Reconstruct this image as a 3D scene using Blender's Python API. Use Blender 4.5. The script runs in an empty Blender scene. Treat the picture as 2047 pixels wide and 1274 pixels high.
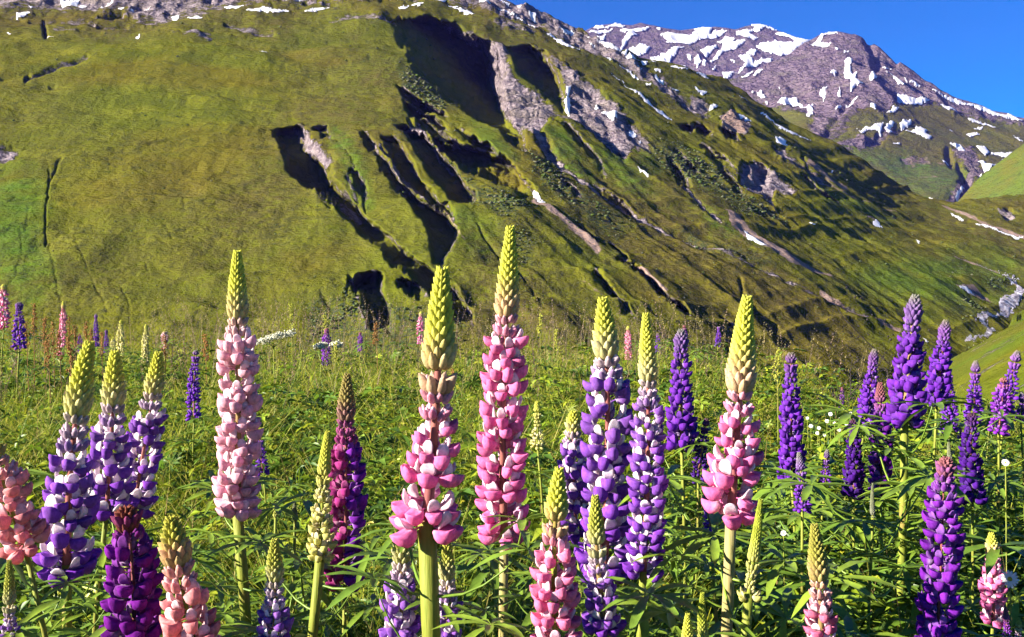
import bpy, math, random
import numpy as np
from mathutils import Vector, Matrix

# ------------------------------------------------------------------ camera, sky, sun, exposure
scene = bpy.context.scene
col = scene.collection
F = 1966.0            # focal length in photograph pixels (2047 wide)
CU, HV = 1023.5, 520.0  # picture centre column, horizon row
EYE = np.array([0.0, 0.0, 1.15])

cam_d = bpy.data.cameras.new('camera')
cam_d.sensor_width = 36.0
cam_d.lens = 36.0 * F / 2047.0
cam_d.shift_y = -(637.0 - HV) / 2047.0
cam_d.clip_start = 0.05
cam_d.clip_end = 20000.0
cam = bpy.data.objects.new('camera', cam_d)
cam.location = EYE
cam.rotation_euler = (math.radians(90), 0, 0)
col.objects.link(cam)
scene.camera = cam

SUN_EL = math.radians(22.0)
SUN_AZ = math.radians(-110.0)         # compass angle of the sun, from +Y clockwise (left and a little behind the camera)
sun_dir = np.array([math.sin(SUN_AZ) * math.cos(SUN_EL), math.cos(SUN_AZ) * math.cos(SUN_EL), math.sin(SUN_EL)])

world = bpy.data.worlds.new('World')
scene.world = world
world.use_nodes = True
wn = world.node_tree.nodes; wl = world.node_tree.links
wn.clear()
w_out = wn.new('ShaderNodeOutputWorld')
w_bg = wn.new('ShaderNodeBackground')
w_sky = wn.new('ShaderNodeTexSky')
w_sky.sky_type = 'NISHITA'
w_sky.sun_disc = False
w_sky.sun_elevation = SUN_EL
w_sky.sun_rotation = SUN_AZ
w_sky.altitude = 2000.0
w_sky.air_density = 1.0
w_sky.dust_density = 0.0
w_sky.ozone_density = 4.0
w_hs = wn.new('ShaderNodeHueSaturation')
w_hs.inputs['Saturation'].default_value = 2.15
w_hs.inputs['Hue'].default_value = 0.513
w_hs.inputs['Value'].default_value = 0.84
w_bg.inputs['Strength'].default_value = 0.05
wl.new(w_sky.outputs[0], w_hs.inputs['Color'])
wl.new(w_hs.outputs[0], w_bg.inputs['Color'])
wl.new(w_bg.outputs[0], w_out.inputs['Surface'])

sun_l = bpy.data.lights.new('sun', 'SUN')
sun_l.energy = 5.0
sun_l.angle = math.radians(0.5)
sun_l.color = (1.0, 0.93, 0.80)
sun_o = bpy.data.objects.new('sun', sun_l)
sun_o.rotation_euler = Vector(sun_dir).to_track_quat('Z', 'Y').to_euler()
col.objects.link(sun_o)

scene.view_settings.view_transform = 'Standard'
scene.view_settings.look = 'None'
scene.view_settings.gamma = 1.0
scene.view_settings.use_curve_mapping = False
scene.view_settings.exposure = 1.92
scene.render.engine = 'CYCLES'
scene.cycles.max_bounces = 5
scene.cycles.diffuse_bounces = 2
scene.cycles.transparent_max_bounces = 4
scene.cycles.volume_bounces = 0
scene.cycles.use_adaptive_sampling = True
scene.cycles.adaptive_threshold = 0.03

# ------------------------------------------------------------------ helpers
rng = np.random.default_rng(7)
rnd = random.Random(11)

def px_dir(u, v):
    return np.array([(u - CU) / F, 1.0, (HV - v) / F])

def px_point(u, v, Y):
    return EYE + Y * px_dir(u, v)

def link(o, parent=None):
    col.objects.link(o)
    if parent is not None:
        o.parent = parent
    return o

def mesh_np(name, V, faces, smooth=True, mats=()):
    """V (n,3); faces: list of (m,k) integer arrays."""
    me = bpy.data.meshes.new(name)
    V = np.asarray(V, dtype=np.float32)
    me.vertices.add(len(V))
    me.vertices.foreach_set('co', V.ravel())
    fl = [np.asarray(f, dtype=np.int32) for f in faces if len(f)]
    loops = np.concatenate([f.ravel() for f in fl])
    totals = np.concatenate([np.full(len(f), f.shape[1], np.int32) for f in fl])
    starts = np.concatenate([[0], np.cumsum(totals)[:-1]]).astype(np.int32)
    me.loops.add(len(loops))
    me.loops.foreach_set('vertex_index', loops)
    me.polygons.add(len(totals))
    me.polygons.foreach_set('loop_start', starts)
    me.polygons.foreach_set('loop_total', totals)
    if smooth:
        me.polygons.foreach_set('use_smooth', np.ones(len(totals), dtype=bool))
    for m in mats:
        me.materials.append(m)
    me.update(calc_edges=True)
    return me

def add_color(me, name, rgb):
    a = me.color_attributes.new(name, 'FLOAT_COLOR', 'POINT')
    c = np.ones((len(me.vertices), 4), np.float32)
    c[:, :3] = rgb
    a.data.foreach_set('color', c.ravel())

def add_float(me, name, x):
    a = me.attributes.new(name, 'FLOAT', 'POINT')
    a.data.foreach_set('value', np.asarray(x, np.float32))

def obj(name, me, parent=None, kind=None, label=None, cat=None, group=None):
    o = bpy.data.objects.new(name, me)
    link(o, parent)
    props(o, kind, label, cat, group)
    return o

def props(o, kind=None, label=None, cat=None, group=None):
    if kind: o['kind'] = kind
    if label: o['label'] = label
    if cat: o['category'] = cat
    if group: o['group'] = group
    return o

def thing(name, loc, label, cat, group=None):
    o = bpy.data.objects.new(name, None)
    o.empty_display_size = 0.05
    o.location = loc
    link(o)
    return props(o, None, label, cat, group)

# value noise ------------------------------------------------------
_perm = np.random.default_rng(3).permutation(4096)
_vals = np.random.default_rng(4).random(4096) * 2 - 1

def vnoise(x, y):
    xi = np.floor(x).astype(np.int64); yi = np.floor(y).astype(np.int64)
    fx = x - xi; fy = y - yi
    fx = fx * fx * fx * (fx * (fx * 6 - 15) + 10); fy = fy * fy * fy * (fy * (fy * 6 - 15) + 10)
    def h(a, b):
        return _vals[_perm[(_perm[a & 4095] + b) & 4095]]
    return (h(xi, yi) * (1 - fx) + h(xi + 1, yi) * fx) * (1 - fy) + (h(xi, yi + 1) * (1 - fx) + h(xi + 1, yi + 1) * fx) * fy

def fbm(x, y, octaves=4, gain=0.5):
    s = np.zeros_like(np.asarray(x, float)); a = 1.0; t = 0.0
    for k in range(octaves):
        s = s + a * vnoise(x * 2 ** k + 17.3 * k, y * 2 ** k - 9.1 * k); t += a; a *= gain
    return s / t

def ridged(x, y, octaves=4):
    s = np.zeros_like(np.asarray(x, float)); a = 1.0; t = 0.0
    for k in range(octaves):
        s = s + a * (1 - 2 * np.abs(vnoise(x * 2 ** k + 5.7 * k, y * 2 ** k + 3.3 * k))); t += a; a *= 0.5
    return s / t

# ------------------------------------------------------------------ materials
def new_mat(name):
    m = bpy.data.materials.new(name)
    m.use_nodes = True
    nt = m.node_tree
    nt.nodes.clear()
    out = nt.nodes.new('ShaderNodeOutputMaterial')
    return m, nt, out

class NT:
    """small node-building helper"""
    def __init__(self, nt): self.nt = nt
    def n(self, t, **kw):
        x = self.nt.nodes.new(t)
        for k, v in kw.items(): setattr(x, k, v)
        return x
    def l(self, a, b): self.nt.links.new(a, b)
    def noise(self, vec, scale, detail=3.0, rough=0.55):
        x = self.n('ShaderNodeTexNoise'); x.inputs['Scale'].default_value = scale
        x.inputs['Detail'].default_value = detail; x.inputs['Roughness'].default_value = rough
        if vec is not None: self.l(vec, x.inputs['Vector'])
        return x.outputs['Fac']
    def ramp(self, fac, a, b, ca=0.0, cb=1.0):
        x = self.n('ShaderNodeMapRange'); x.interpolation_type = 'SMOOTHSTEP'
        self.l(fac, x.inputs['Value'])
        x.inputs['From Min'].default_value = a; x.inputs['From Max'].default_value = b
        x.inputs['To Min'].default_value = ca; x.inputs['To Max'].default_value = cb
        return x.outputs['Result']
    def mix(self, fac, a, b):
        x = self.n('ShaderNodeMix'); x.data_type = 'RGBA'
        for sock, v in ((x.inputs['Factor'], fac), (x.inputs[6], a), (x.inputs[7], b)):
            if isinstance(v, (int, float)): sock.default_value = v
            elif isinstance(v, tuple): sock.default_value = (*v, 1.0) if len(v) == 3 else v
            else: self.l(v, sock)
        return x.outputs[2]
    def math(self, op, a, b=None):
        x = self.n('ShaderNodeMath', operation=op)
        for sock, v in ((x.inputs[0], a), (x.inputs[1], b)):
            if v is None: continue
            if isinstance(v, (int, float)): sock.default_value = v
            else: self.l(v, sock)
        return x.outputs[0]
    def attr(self, name):
        x = self.n('ShaderNodeAttribute'); x.attribute_name = name
        return x
    def scale_col(self, c, f):
        x = self.n('ShaderNodeVectorMath', operation='SCALE')
        self.l(c, x.inputs[0])
        if isinstance(f, (int, float)): x.inputs['Scale'].default_value = f
        else: self.l(f, x.inputs['Scale'])
        return x.outputs[0]

def foliage_shader(t, out, colour, rough=0.5, trans=0.3, spec=0.3, bump=None):
    p = t.n('ShaderNodeBsdfPrincipled')
    p.inputs['Roughness'].default_value = rough
    p.inputs['Specular IOR Level'].default_value = spec
    tr = t.n('ShaderNodeBsdfTranslucent')
    mx = t.n('ShaderNodeMixShader'); mx.inputs[0].default_value = trans
    t.l(colour, p.inputs['Base Color']); t.l(colour, tr.inputs['Color'])
    if bump is not None:
        t.l(bump, p.inputs['Normal'])
    t.l(p.outputs[0], mx.inputs[1]); t.l(tr.outputs[0], mx.inputs[2])
    t.l(mx.outputs[0], out.inputs['Surface'])

def mat_petal(name, banner):
    m, nt, out = new_mat(name); t = NT(nt)
    oi = t.n('ShaderNodeObjectInfo')
    c = oi.outputs['Color']
    if banner:
        c = t.mix(oi.outputs['Alpha'], c, (0.86, 0.74, 0.77))
    tc = t.n('ShaderNodeTexCoord')
    nz = t.noise(tc.outputs['Object'], 7.0, 3.0)
    sx = t.n('ShaderNodeSeparateXYZ'); t.l(tc.outputs['Object'], sx.inputs[0])
    c = t.mix(t.math('MULTIPLY', t.ramp(sx.outputs['X'], 0.28, 0.33, 0.0, 1.0), t.ramp(sx.outputs['X'], 0.33, 0.66, 0.38, 0.0)), c, (0.86, 0.74, 0.77)) if not banner else c
    f = t.ramp(nz, 0.3, 0.7, 0.78, 1.15)
    f2 = t.ramp(oi.outputs['Random'], 0.0, 1.0, 0.86, 1.12)
    c = t.scale_col(c, t.math('MULTIPLY', f, f2))
    bp = t.n('ShaderNodeBump'); bp.inputs['Strength'].default_value = 0.35; bp.inputs['Distance'].default_value = 0.0012
    t.l(t.noise(tc.outputs['Object'], 11.0, 3.0), bp.inputs['Height'])
    foliage_shader(t, out, c, 0.85, 0.34, 0.06, bp.outputs[0])
    return m

def mat_attr(name, rough=0.5, trans=0.3, spec=0.3, vary=0.15, nscale=40.0):
    m, nt, out = new_mat(name); t = NT(nt)
    c = t.attr('Col').outputs['Color']
    tc = t.n('ShaderNodeTexCoord')
    nz = t.noise(tc.outputs['Object'], nscale, 2.0)
    c = t.scale_col(c, t.ramp(nz, 0.3, 0.7, 1 - vary, 1 + vary))
    foliage_shader(t, out, c, rough, trans, spec)
    return m

def mat_leaf(name, base, tip):
    m, nt, out = new_mat(name); t = NT(nt)
    oi = t.n('ShaderNodeObjectInfo')
    c = t.mix(oi.outputs['Random'], base, tip)
    tc = t.n('ShaderNodeTexCoord')
    nz = t.noise(tc.outputs['Object'], 55.0, 3.0)
    c = t.scale_col(c, t.ramp(nz, 0.25, 0.75, 0.75, 1.25))
    bp = t.n('ShaderNodeBump'); bp.inputs['Strength'].default_value = 0.25; bp.inputs['Distance'].default_value = 0.002
    t.l(t.noise(tc.outputs['Object'], 140.0, 2.0), bp.inputs['Height'])
    foliage_shader(t, out, c, 0.42, 0.28, 0.45, bp.outputs[0])
    return m

def mat_plain(name, c1, c2, scale=30.0, rough=0.7, trans=0.0, spec=0.2, blotch=None):
    m, nt, out = new_mat(name); t = NT(nt)
    tc = t.n('ShaderNodeTexCoord')
    v = tc.outputs['Object']; bump = None
    if blotch:                      # plant stems: grain drawn out along the stem, with stained patches
        vm = t.n('ShaderNodeVectorMath', operation='MULTIPLY'); t.l(v, vm.inputs[0]); vm.inputs[1].default_value = (9.0, 9.0, 0.6); v = vm.outputs[0]
        bp = t.n('ShaderNodeBump'); bp.inputs['Strength'].default_value = 0.5; bp.inputs['Distance'].default_value = 0.0015
        t.l(t.noise(v, scale * 1.5, 3.0), bp.inputs['Height']); bump = bp.outputs[0]
    c = t.mix(t.ramp(t.noise(v, scale, 4.0), 0.3, 0.7), c1, c2)
    if blotch: c = t.mix(t.ramp(t.noise(tc.outputs['Object'], 14.0, 3.0), 0.46, 0.72, 0.0, 0.75), c, blotch)
    foliage_shader(t, out, c, rough, trans, spec, bump)
    return m
# ------------------------------------------------------------------ terrain materials
def mat_terrain(name, bump_dist, sc, dark=1.0, rock_a=(0.125, 0.095, 0.115), rock_b=(0.30, 0.245, 0.255)):
    """grass / rock / scree ground; sc scales the grain (1 for the near hillside)"""
    m, nt, out = new_mat(name); t = NT(nt)
    geo = t.n('ShaderNodeNewGeometry'); P0 = geo.outputs['Position']
    vm = t.n('ShaderNodeVectorMath', operation='MULTIPLY'); t.l(P0, vm.inputs[0]); vm.inputs[1].default_value = (0.65, 0.85, 1.15); P = vm.outputs[0]
    rock = t.attr('rock').outputs['Fac']; scree = t.attr('scree').outputs['Fac']
    lush = t.attr('lush').outputs['Fac']; brown = t.attr('brown').outputs['Fac']
    scrub = t.attr('scrub').outputs['Fac']
    n_big = t.noise(P, 0.012 * sc, 4.0); n_mid = t.noise(P, 0.05 * sc, 5.0, 0.6)
    n_fine = t.noise(P, 0.22 * sc, 5.0, 0.7); n_spk = t.noise(P, 0.6 * sc, 3.0, 0.6)
    g = t.mix(t.ramp(n_mid, 0.35, 0.65), (0.084, 0.092, 0.008), (0.134, 0.128, 0.011))
    g = t.mix(t.ramp(n_big, 0.46, 0.62), g, (0.118, 0.100, 0.010))
    g = t.mix(t.math('MULTIPLY', lush, t.ramp(n_mid, 0.25, 0.6)), g, (0.072, 0.124, 0.012))
    br = t.math('MULTIPLY', brown, t.ramp(n_fine, 0.3, 0.6))
    g = t.mix(t.math('MULTIPLY', br, 0.85), g, (0.078, 0.058, 0.020))
    # dark speckles: low dwarf shrubs, darkened to paint in the hummocks' small shadows
    dk = t.math('MULTIPLY', t.ramp(n_fine, 0.50, 0.62), t.ramp(n_mid, 0.40, 0.58))
    g = t.mix(t.math('MULTIPLY', dk, 0.55), g, (0.040, 0.048, 0.012))
    sc1 = t.math('MULTIPLY', scrub, t.ramp(n_spk, 0.42, 0.58))
    g = t.mix(sc1, g, (0.042, 0.058, 0.026))
    r = t.mix(t.ramp(n_fine, 0.35, 0.65), rock_a, rock_b)
    r = t.mix(t.ramp(n_mid, 0.45, 0.7), r, (0.185, 0.150, 0.135))
    vo = t.n('ShaderNodeTexVoronoi'); vo.feature = 'DISTANCE_TO_EDGE'; vo.inputs['Scale'].default_value = 0.11 * sc
    wv = t.n('ShaderNodeVectorMath', operation='ADD'); nv = t.n('ShaderNodeTexNoise'); nv.inputs['Scale'].default_value = 0.08 * sc; nv.inputs['Detail'].default_value = 3.0
    t.l(P, nv.inputs['Vector']); t.l(t.scale_col(nv.outputs['Color'], 14.0 / sc), wv.inputs[1]); t.l(P, wv.inputs[0]); t.l(wv.outputs[0], vo.inputs['Vector'])
    crack = t.ramp(vo.outputs['Distance'], 0.0, 0.16, 0.0, 1.0)
    r = t.scale_col(r, t.math('MULTIPLY', t.ramp(crack, 0.0, 1.0, 0.80, 1.05), dark))
    s = t.mix(t.ramp(n_spk, 0.35, 0.65), (0.30, 0.195, 0.15), (0.21, 0.155, 0.14))
    rf = t.ramp(t.math('ADD', rock, t.math('MULTIPLY', t.math('SUBTRACT', n_fine, 0.5), 1.6)), 0.32, 0.66)
    sf = t.ramp(t.math('ADD', scree, t.math('MULTIPLY', t.math('SUBTRACT', n_fine, 0.5), 0.7)), 0.38, 0.62)
    c = t.mix(rf, g, r)
    c = t.mix(sf, c, s)
    bp = t.n('ShaderNodeBump'); bp.inputs['Strength'].default_value = 1.0
    bp.inputs['Distance'].default_value = bump_dist
    h = t.math('ADD', t.math('MULTIPLY', n_fine, 1.6), t.math('MULTIPLY', n_spk, 0.9))
    h = t.math('ADD', h, t.math('MULTIPLY', rf, t.math('ADD', t.math('MULTIPLY', n_spk, 1.5), t.math('MULTIPLY', crack, 0.9))))
    t.l(h, bp.inputs['Height'])
    p = t.n('ShaderNodeBsdfDiffuse')
    t.l(c, p.inputs['Color']); t.l(bp.outputs[0], p.inputs['Normal'])
    t.l(p.outputs[0], out.inputs['Surface'])
    return m

def mat_snow():
    m, nt, out = new_mat('old_snow'); t = NT(nt)
    geo = t.n('ShaderNodeNewGeometry')
    c = t.mix(t.ramp(t.noise(geo.outputs['Position'], 0.12, 5.0), 0.35, 0.7), (0.82, 0.80, 0.82), (0.66, 0.62, 0.64))
    p = t.n('ShaderNodeBsdfPrincipled'); p.inputs['Roughness'].default_value = 0.7
    t.l(c, p.inputs['Base Color']); t.l(p.outputs[0], out.inputs['Surface'])
    return m

def mat_stream():
    m, nt, out = new_mat('stony_stream'); t = NT(nt)
    geo = t.n('ShaderNodeNewGeometry'); P = geo.outputs['Position']
    a = t.noise(P, 0.55, 4.0, 0.7); b = t.noise(P, 0.28, 3.0)
    c = t.mix(t.ramp(a, 0.38, 0.56), (0.10, 0.085, 0.10), (0.36, 0.31, 0.35))
    c = t.mix(t.ramp(b, 0.50, 0.64), c, (0.62, 0.60, 0.66))
    bp = t.n('ShaderNodeBump'); bp.inputs['Distance'].default_value = 0.6
    t.l(a, bp.inputs['Height'])
    p = t.n('ShaderNodeBsdfPrincipled'); p.inputs['Roughness'].default_value = 0.45
    t.l(c, p.inputs['Base Color']); t.l(bp.outputs[0], p.inputs['Normal']); t.l(p.outputs[0], out.inputs['Surface'])
    return m

M_HILL = mat_terrain('alpine_turf', 1.1, 1.0)
M_FAR = mat_terrain('far_turf_and_rock', 4.5, 0.35, 0.85, (0.115, 0.078, 0.100), (0.25, 0.185, 0.215))
M_SNOW = mat_snow()
M_STREAM = mat_stream()

# ------------------------------------------------------------------ image-plane tools for laying out the terrain
def poly_mask(poly, U, V):
    """points (U,V) inside polygon"""
    poly = np.asarray(poly, float)
    inside = np.zeros(U.shape, bool)
    x0, y0 = poly[-1]
    for x1, y1 in poly:
        c = ((y0 > V) != (y1 > V))
        if y1 != y0:
            inside ^= c & (U < (x1 - x0) * (V - y0) / (y1 - y0) + x0)
        x0, y0 = x1, y1
    return inside

def soft_poly(poly, U, V, soft=6.0, wob=0.0):
    """1 inside, falling to 0 over `soft` pixels outside, with a wobbling edge"""
    poly = np.asarray(poly, float)
    bb = (U > poly[:, 0].min() - 3 * soft - wob) & (U < poly[:, 0].max() + 3 * soft + wob) & (V > poly[:, 1].min() - 3 * soft - wob) & (V < poly[:, 1].max() + 3 * soft + wob)
    res = np.zeros(U.shape)
    u = U[bb]; v = V[bb]
    if not len(u): return res
    if wob:
        du = wob * fbm(u / 9.0, v / 9.0, 3); dv = wob * fbm(u / 9.0 + 50, v / 9.0 + 80, 3)
        u = u + du; v = v + dv
    d = line_dist(np.vstack([poly, poly[:1]]), u, v)
    ins = poly_mask(poly, u, v)
    sd = np.where(ins, d, -d)
    res[bb] = np.clip(0.5 + sd / soft, 0, 1)
    return res

def line_dist(pts, u, v):
    d = np.full(u.shape, 1e9)
    for (x0, y0), (x1, y1) in zip(pts[:-1], pts[1:]):
        L = (x1 - x0) ** 2 + (y1 - y0) ** 2 + 1e-9
        t = np.clip(((u - x0) * (x1 - x0) + (v - y0) * (y1 - y0)) / L, 0, 1)
        d = np.minimum(d, np.hypot(u - x0 - t * (x1 - x0), v - y0 - t * (y1 - y0)))
    return d

def soft_line(pts, U, V, w):
    pts = np.asarray(pts, float)
    bb = (U > pts[:, 0].min() - 4 * w) & (U < pts[:, 0].max() + 4 * w) & (V > pts[:, 1].min() - 4 * w) & (V < pts[:, 1].max() + 4 * w)
    res = np.zeros(U.shape)
    if bb.any():
        u = U[bb] + 3.0 * fbm(U[bb] / 14.0, V[bb] / 14.0, 2); v = V[bb]
        res[bb] = np.exp(-(line_dist(pts, u, v) / w) ** 2)
    return res

class TPS:
    """thin-plate spline through scattered (u, v, value)"""
    def __init__(self, pts):
        p = np.asarray(pts, float); self.c = p[:, :2] / 500.0
        n = len(p)
        K = self.k(np.hypot(self.c[:, None, 0] - self.c[None, :, 0], self.c[:, None, 1] - self.c[None, :, 1]))
        K += np.eye(n) * 0.02
        A = np.zeros((n + 3, n + 3)); A[:n, :n] = K
        A[:n, n] = 1; A[:n, n + 1:] = self.c; A[n, :n] = 1; A[n + 1:, :n] = self.c.T
        self.w = np.linalg.solve(A, np.concatenate([p[:, 2], np.zeros(3)]))
    def k(self, r): return np.where(r > 0, r * r * np.log(np.maximum(r, 1e-9)), 0.0)
    def __call__(self, U, V):
        u = U / 500.0; v = V / 500.0; n = len(self.c)
        s = self.w[n] + self.w[n + 1] * u + self.w[n + 2] * v
        for i in range(n):
            s = s + self.w[i] * self.k(np.hypot(u - self.c[i, 0], v - self.c[i, 1]))
        return s

class Terrain:
    """a surface laid out over the picture columns u and, in each column, from its crest line down to vb; the depth of
    every point is its real distance, so the mesh is the hill itself"""
    def __init__(self, top, u0, u1, vb, nu, nv, q):
        self.u = np.linspace(u0, u1, nu); top = np.asarray(top, float)
        self.vt = np.interp(self.u, top[:, 0], top[:, 1])
        self.vb = np.full(nu, float(vb)) if np.isscalar(vb) else np.interp(self.u, *np.asarray(vb, float).T)
        self.t = np.linspace(0, 1, nv)
        self.U = np.repeat(self.u[None, :], nv, 0)
        self.V = self.vt[None, :] + self.t[:, None] * (self.vb - self.vt)[None, :]
        self.Q = np.maximum(q(self.U, self.V), 1e-5)
        self.q = q
        self.nu, self.nv = nu, nv
        self.Uw = self.U + 5.0 * fbm(self.U / 16.0, self.V / 16.0, 3) + 2.5 * fbm(self.U / 5.0 + 3, self.V / 5.0, 2); self.Vw = self.V + 4.0 * fbm(self.U / 16.0 + 40, self.V / 16.0 + 11, 3) + 2.0 * fbm(self.U / 5.0 + 60, self.V / 5.0 + 9, 2)
    def gully(self, R, T, W, sa, m, qfun):
        """left rim R, foot of the shaded wall T, top of the sunlit wall W: planar facets; the shaded wall falls away from
        the sun at slope m"""
        n = len(R)
        qR = [float(qfun(np.array(a[0], float), np.array(a[1], float))) for a in R]
        qW = [float(qfun(np.array(a[0], float), np.array(a[1], float))) for a in W]
        qT = []
        R3 = [px_point(R[i][0], R[i][1], 1.0 / qR[i]) for i in range(n)]
        for i in range(n):
            qb = float(qfun(np.array(T[i][0], float), np.array(T[i][1], float)))
            if i == 0 or i == n - 1:
                qT.append(qb); continue
            d = px_dir(*T[i])
            for gdir in (R3[min(i + 1, n - 1)] - R3[max(i - 1, 0)], R3[min(i + 2, n - 1)] - R3[max(i - 2, 0)], R3[-1] - R3[0], np.array([0.45, -0.85, -0.5])):
                nn = np.cross(gdir, sa)
                nn = nn / np.linalg.norm(nn) * (1 if nn[2] > 0 else -1)
                facing = -float(nn @ d)
                if facing > 0.07: break
            Y = float(nn @ (R3[i] - EYE)) / float(nn @ d) if facing > 0.03 else 1e9
            lim = m
            q = 1.0 / max(Y, 1.0) if Y > 0 else 0
            w_px = math.hypot(T[i][0] - R[i][0], T[i][1] - R[i][1])
            deep = qb * (1 - (0.0010 * w_px + 0.008))                 # a trench deep enough to lie in its own rim's shade
            if w_px < 70 or facing < 0.07:
                q = deep if facing < 0.07 else min(max(q, deep * 0.97), deep)
            else:
                q = min(q * 0.985, qb * 0.975); q = max(q, qb / lim)
            qT.append(q)
        Mi = [(r[0] + 0.16 * (t_[0] - r[0]), r[1] + 0.16 * (t_[1] - r[1])) for r, t_ in zip(R, T)]
        qM = []
        for i in range(n):
            w_px = math.hypot(T[i][0] - R[i][0], T[i][1] - R[i][1])
            qb = float(qfun(np.array(Mi[i][0], float), np.array(Mi[i][1], float)))
            qbT = float(qfun(np.array(T[i][0], float), np.array(T[i][1], float)))
            qM.append(qR[i] + 0.16 * (qT[i] - qR[i]) if (i in (0, n - 1) or w_px >= 70) else qb * (1 - 0.75 * (1 - qT[i] / qbT)))
        for i in range(n - 1):
            for A, qa, B, qbb in ((R, qR, Mi, qM), (Mi, qM, T, qT), (T, qT, W, qW)):
                self.tri([A[i], B[i], B[i + 1]], [qa[i], qbb[i], qbb[i + 1]])
                self.tri([A[i], B[i + 1], A[i + 1]], [qa[i], qbb[i + 1], qa[i + 1]])
    def tri(self, P, q):
        P = np.asarray(P, float)
        a, b, c = P
        den = (b[1] - c[1]) * (a[0] - c[0]) + (c[0] - b[0]) * (a[1] - c[1])
        if abs(den) < 1e-6: return
        j0 = np.searchsorted(self.u, P[:, 0].min() - 6); j1 = np.searchsorted(self.u, P[:, 0].max() + 6)
        if j1 <= j0: return
        U = self.Uw[:, j0:j1]; V = self.Vw[:, j0:j1]
        l0 = ((b[1] - c[1]) * (U - c[0]) + (c[0] - b[0]) * (V - c[1])) / den
        l1 = ((c[1] - a[1]) * (U - c[0]) + (a[0] - c[0]) * (V - c[1])) / den
        l2 = 1 - l0 - l1
        ins = (l0 >= -1e-4) & (l1 >= -1e-4) & (l2 >= -1e-4)
        self.Q[:, j0:j1][ins] = (l0 * q[0] + l1 * q[1] + l2 * q[2])[ins]
    def finish(self):
        Y = 1.0 / self.Q
        self.P = np.stack([EYE[0] + Y * (self.U - CU) / F, EYE[1] + Y, EYE[2] + Y * (HV - self.V) / F], -1)
    def smooth_q(self, n=1):
        for _ in range(n):
            q = self.Q
            k = q.copy()
            k[1:-1, 1:-1] = (4 * q[1:-1, 1:-1] + q[:-2, 1:-1] + q[2:, 1:-1] + q[1:-1, :-2] + q[1:-1, 2:]) / 8
            self.Q = k
    def pos(self, u, v):
        """bilinear point on the finished surface"""
        fu = np.clip((u - self.u[0]) / (self.u[-1] - self.u[0]) * (self.nu - 1), 0, self.nu - 1.001)
        vt = np.interp(u, self.u, self.vt); vb = np.interp(u, self.u, self.vb)
        fv = np.clip((v - vt) / (vb - vt) * (self.nv - 1), 0, self.nv - 1.001)
        i = fv.astype(int); j = fu.astype(int); a = (fv - i)[..., None]; b = (fu - j)[..., None]
        P = self.P
        return (P[i, j] * (1 - b) + P[i, j + 1] * b) * (1 - a) + (P[i + 1, j] * (1 - b) + P[i + 1, j + 1] * b) * a
    def build(self, name, mat, masks, back=(60.0, -25.0)):
        nv, nu = self.nv, self.nu
        V = self.P.reshape(-1, 3)
        idx = np.arange(nv * nu).reshape(nv, nu)
        f = np.stack([idx[:-1, :-1], idx[1:, :-1], idx[1:, 1:], idx[:-1, 1:]], -1).reshape(-1, 4)
        # far side of the crest, so that the ridge is solid
        rows = [self.P[0] + np.array([0, back[0] * k, back[1] * k]) for k in (0.25, 1.0, 4.0)]
        extra = np.concatenate(rows)
        e = np.arange(3 * nu).reshape(3, nu) + nv * nu
        ring = [idx[0], e[0], e[1], e[2]]
        fb = np.concatenate([np.stack([ring[k + 1][:-1], ring[k][:-1], ring[k][1:], ring[k + 1][1:]], -1) for k in range(3)])
        me = mesh_np(name, np.concatenate([V, extra]), [f, fb], True, [mat])
        for k, a in masks.items():
            a2 = np.concatenate([a.ravel(), np.tile(a[0], 3)])
            add_float(me, k, a2)
        return obj(name, me, None, 'structure')

def drape(name, poly, ter, mat, parent=None, step=1.5, lift=0.0012, wob=1.6, kind=None):
    """a thin lens of snow or gravel lying on a terrain inside a traced outline"""
    poly = np.asarray(poly, float)
    u = np.arange(poly[:, 0].min() - 3, poly[:, 0].max() + 3, step); v = np.arange(poly[:, 1].min() - 3, poly[:, 1].max() + 3, step)
    if len(u) < 2 or len(v) < 2: return None
    U, V = np.meshgrid(u, v)
    Uc = (U[:-1, :-1] + step / 2); Vc = (V[:-1, :-1] + step / 2)
    size = min(np.ptp(poly[:, 0]), np.ptp(poly[:, 1]))
    w = min(wob, size * 0.25)
    du = w * fbm(Uc / 5.0, Vc / 5.0, 2); dv = w * fbm(Uc / 5.0 + 31, Vc / 5.0 + 77, 2)
    ins = poly_mask(poly, Uc + du, Vc + dv)
    vt = np.interp(Uc, ter.u, ter.vt)
    ins &= Vc > vt + 0.6
    if not ins.any(): return None
    idx = np.arange(U.size).reshape(U.shape)
    f = np.stack([idx[:-1, :-1], idx[1:, :-1], idx[1:, 1:], idx[:-1, 1:]], -1)[ins]
    cnt = np.zeros(U.shape, int)
    for (a, b) in ((0, 0), (0, 1), (1, 0), (1, 1)):
        cnt[a:a + ins.shape[0], b:b + ins.shape[1]] += ins
    P = ter.pos(U.ravel(), V.ravel())
    up = P[:, 1] * lift * np.where(cnt.ravel() == 4, 1.0, 0.55)
    P = P + np.stack([0 * up, -0.6 * up, up], -1)
    used, inv = np.unique(f.ravel(), return_inverse=True)
    me = mesh_np(name, P[used], [inv.reshape(-1, 4)], True, [mat])
    return obj(name, me, parent, kind)

def Z(ox, oy, k, pts):
    return [(ox + x * k, oy + y * k) for x, y in pts]

# ------------------------------------------------------------------ the big hillside across the valley
_e = SUN_EL + math.radians(6.0)
SA = np.array([math.sin(SUN_AZ) * math.cos(_e), math.cos(SUN_AZ) * math.cos(_e), math.sin(_e)])   # a ray a little steeper than the sun's
SHADE_M = 1.3

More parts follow.
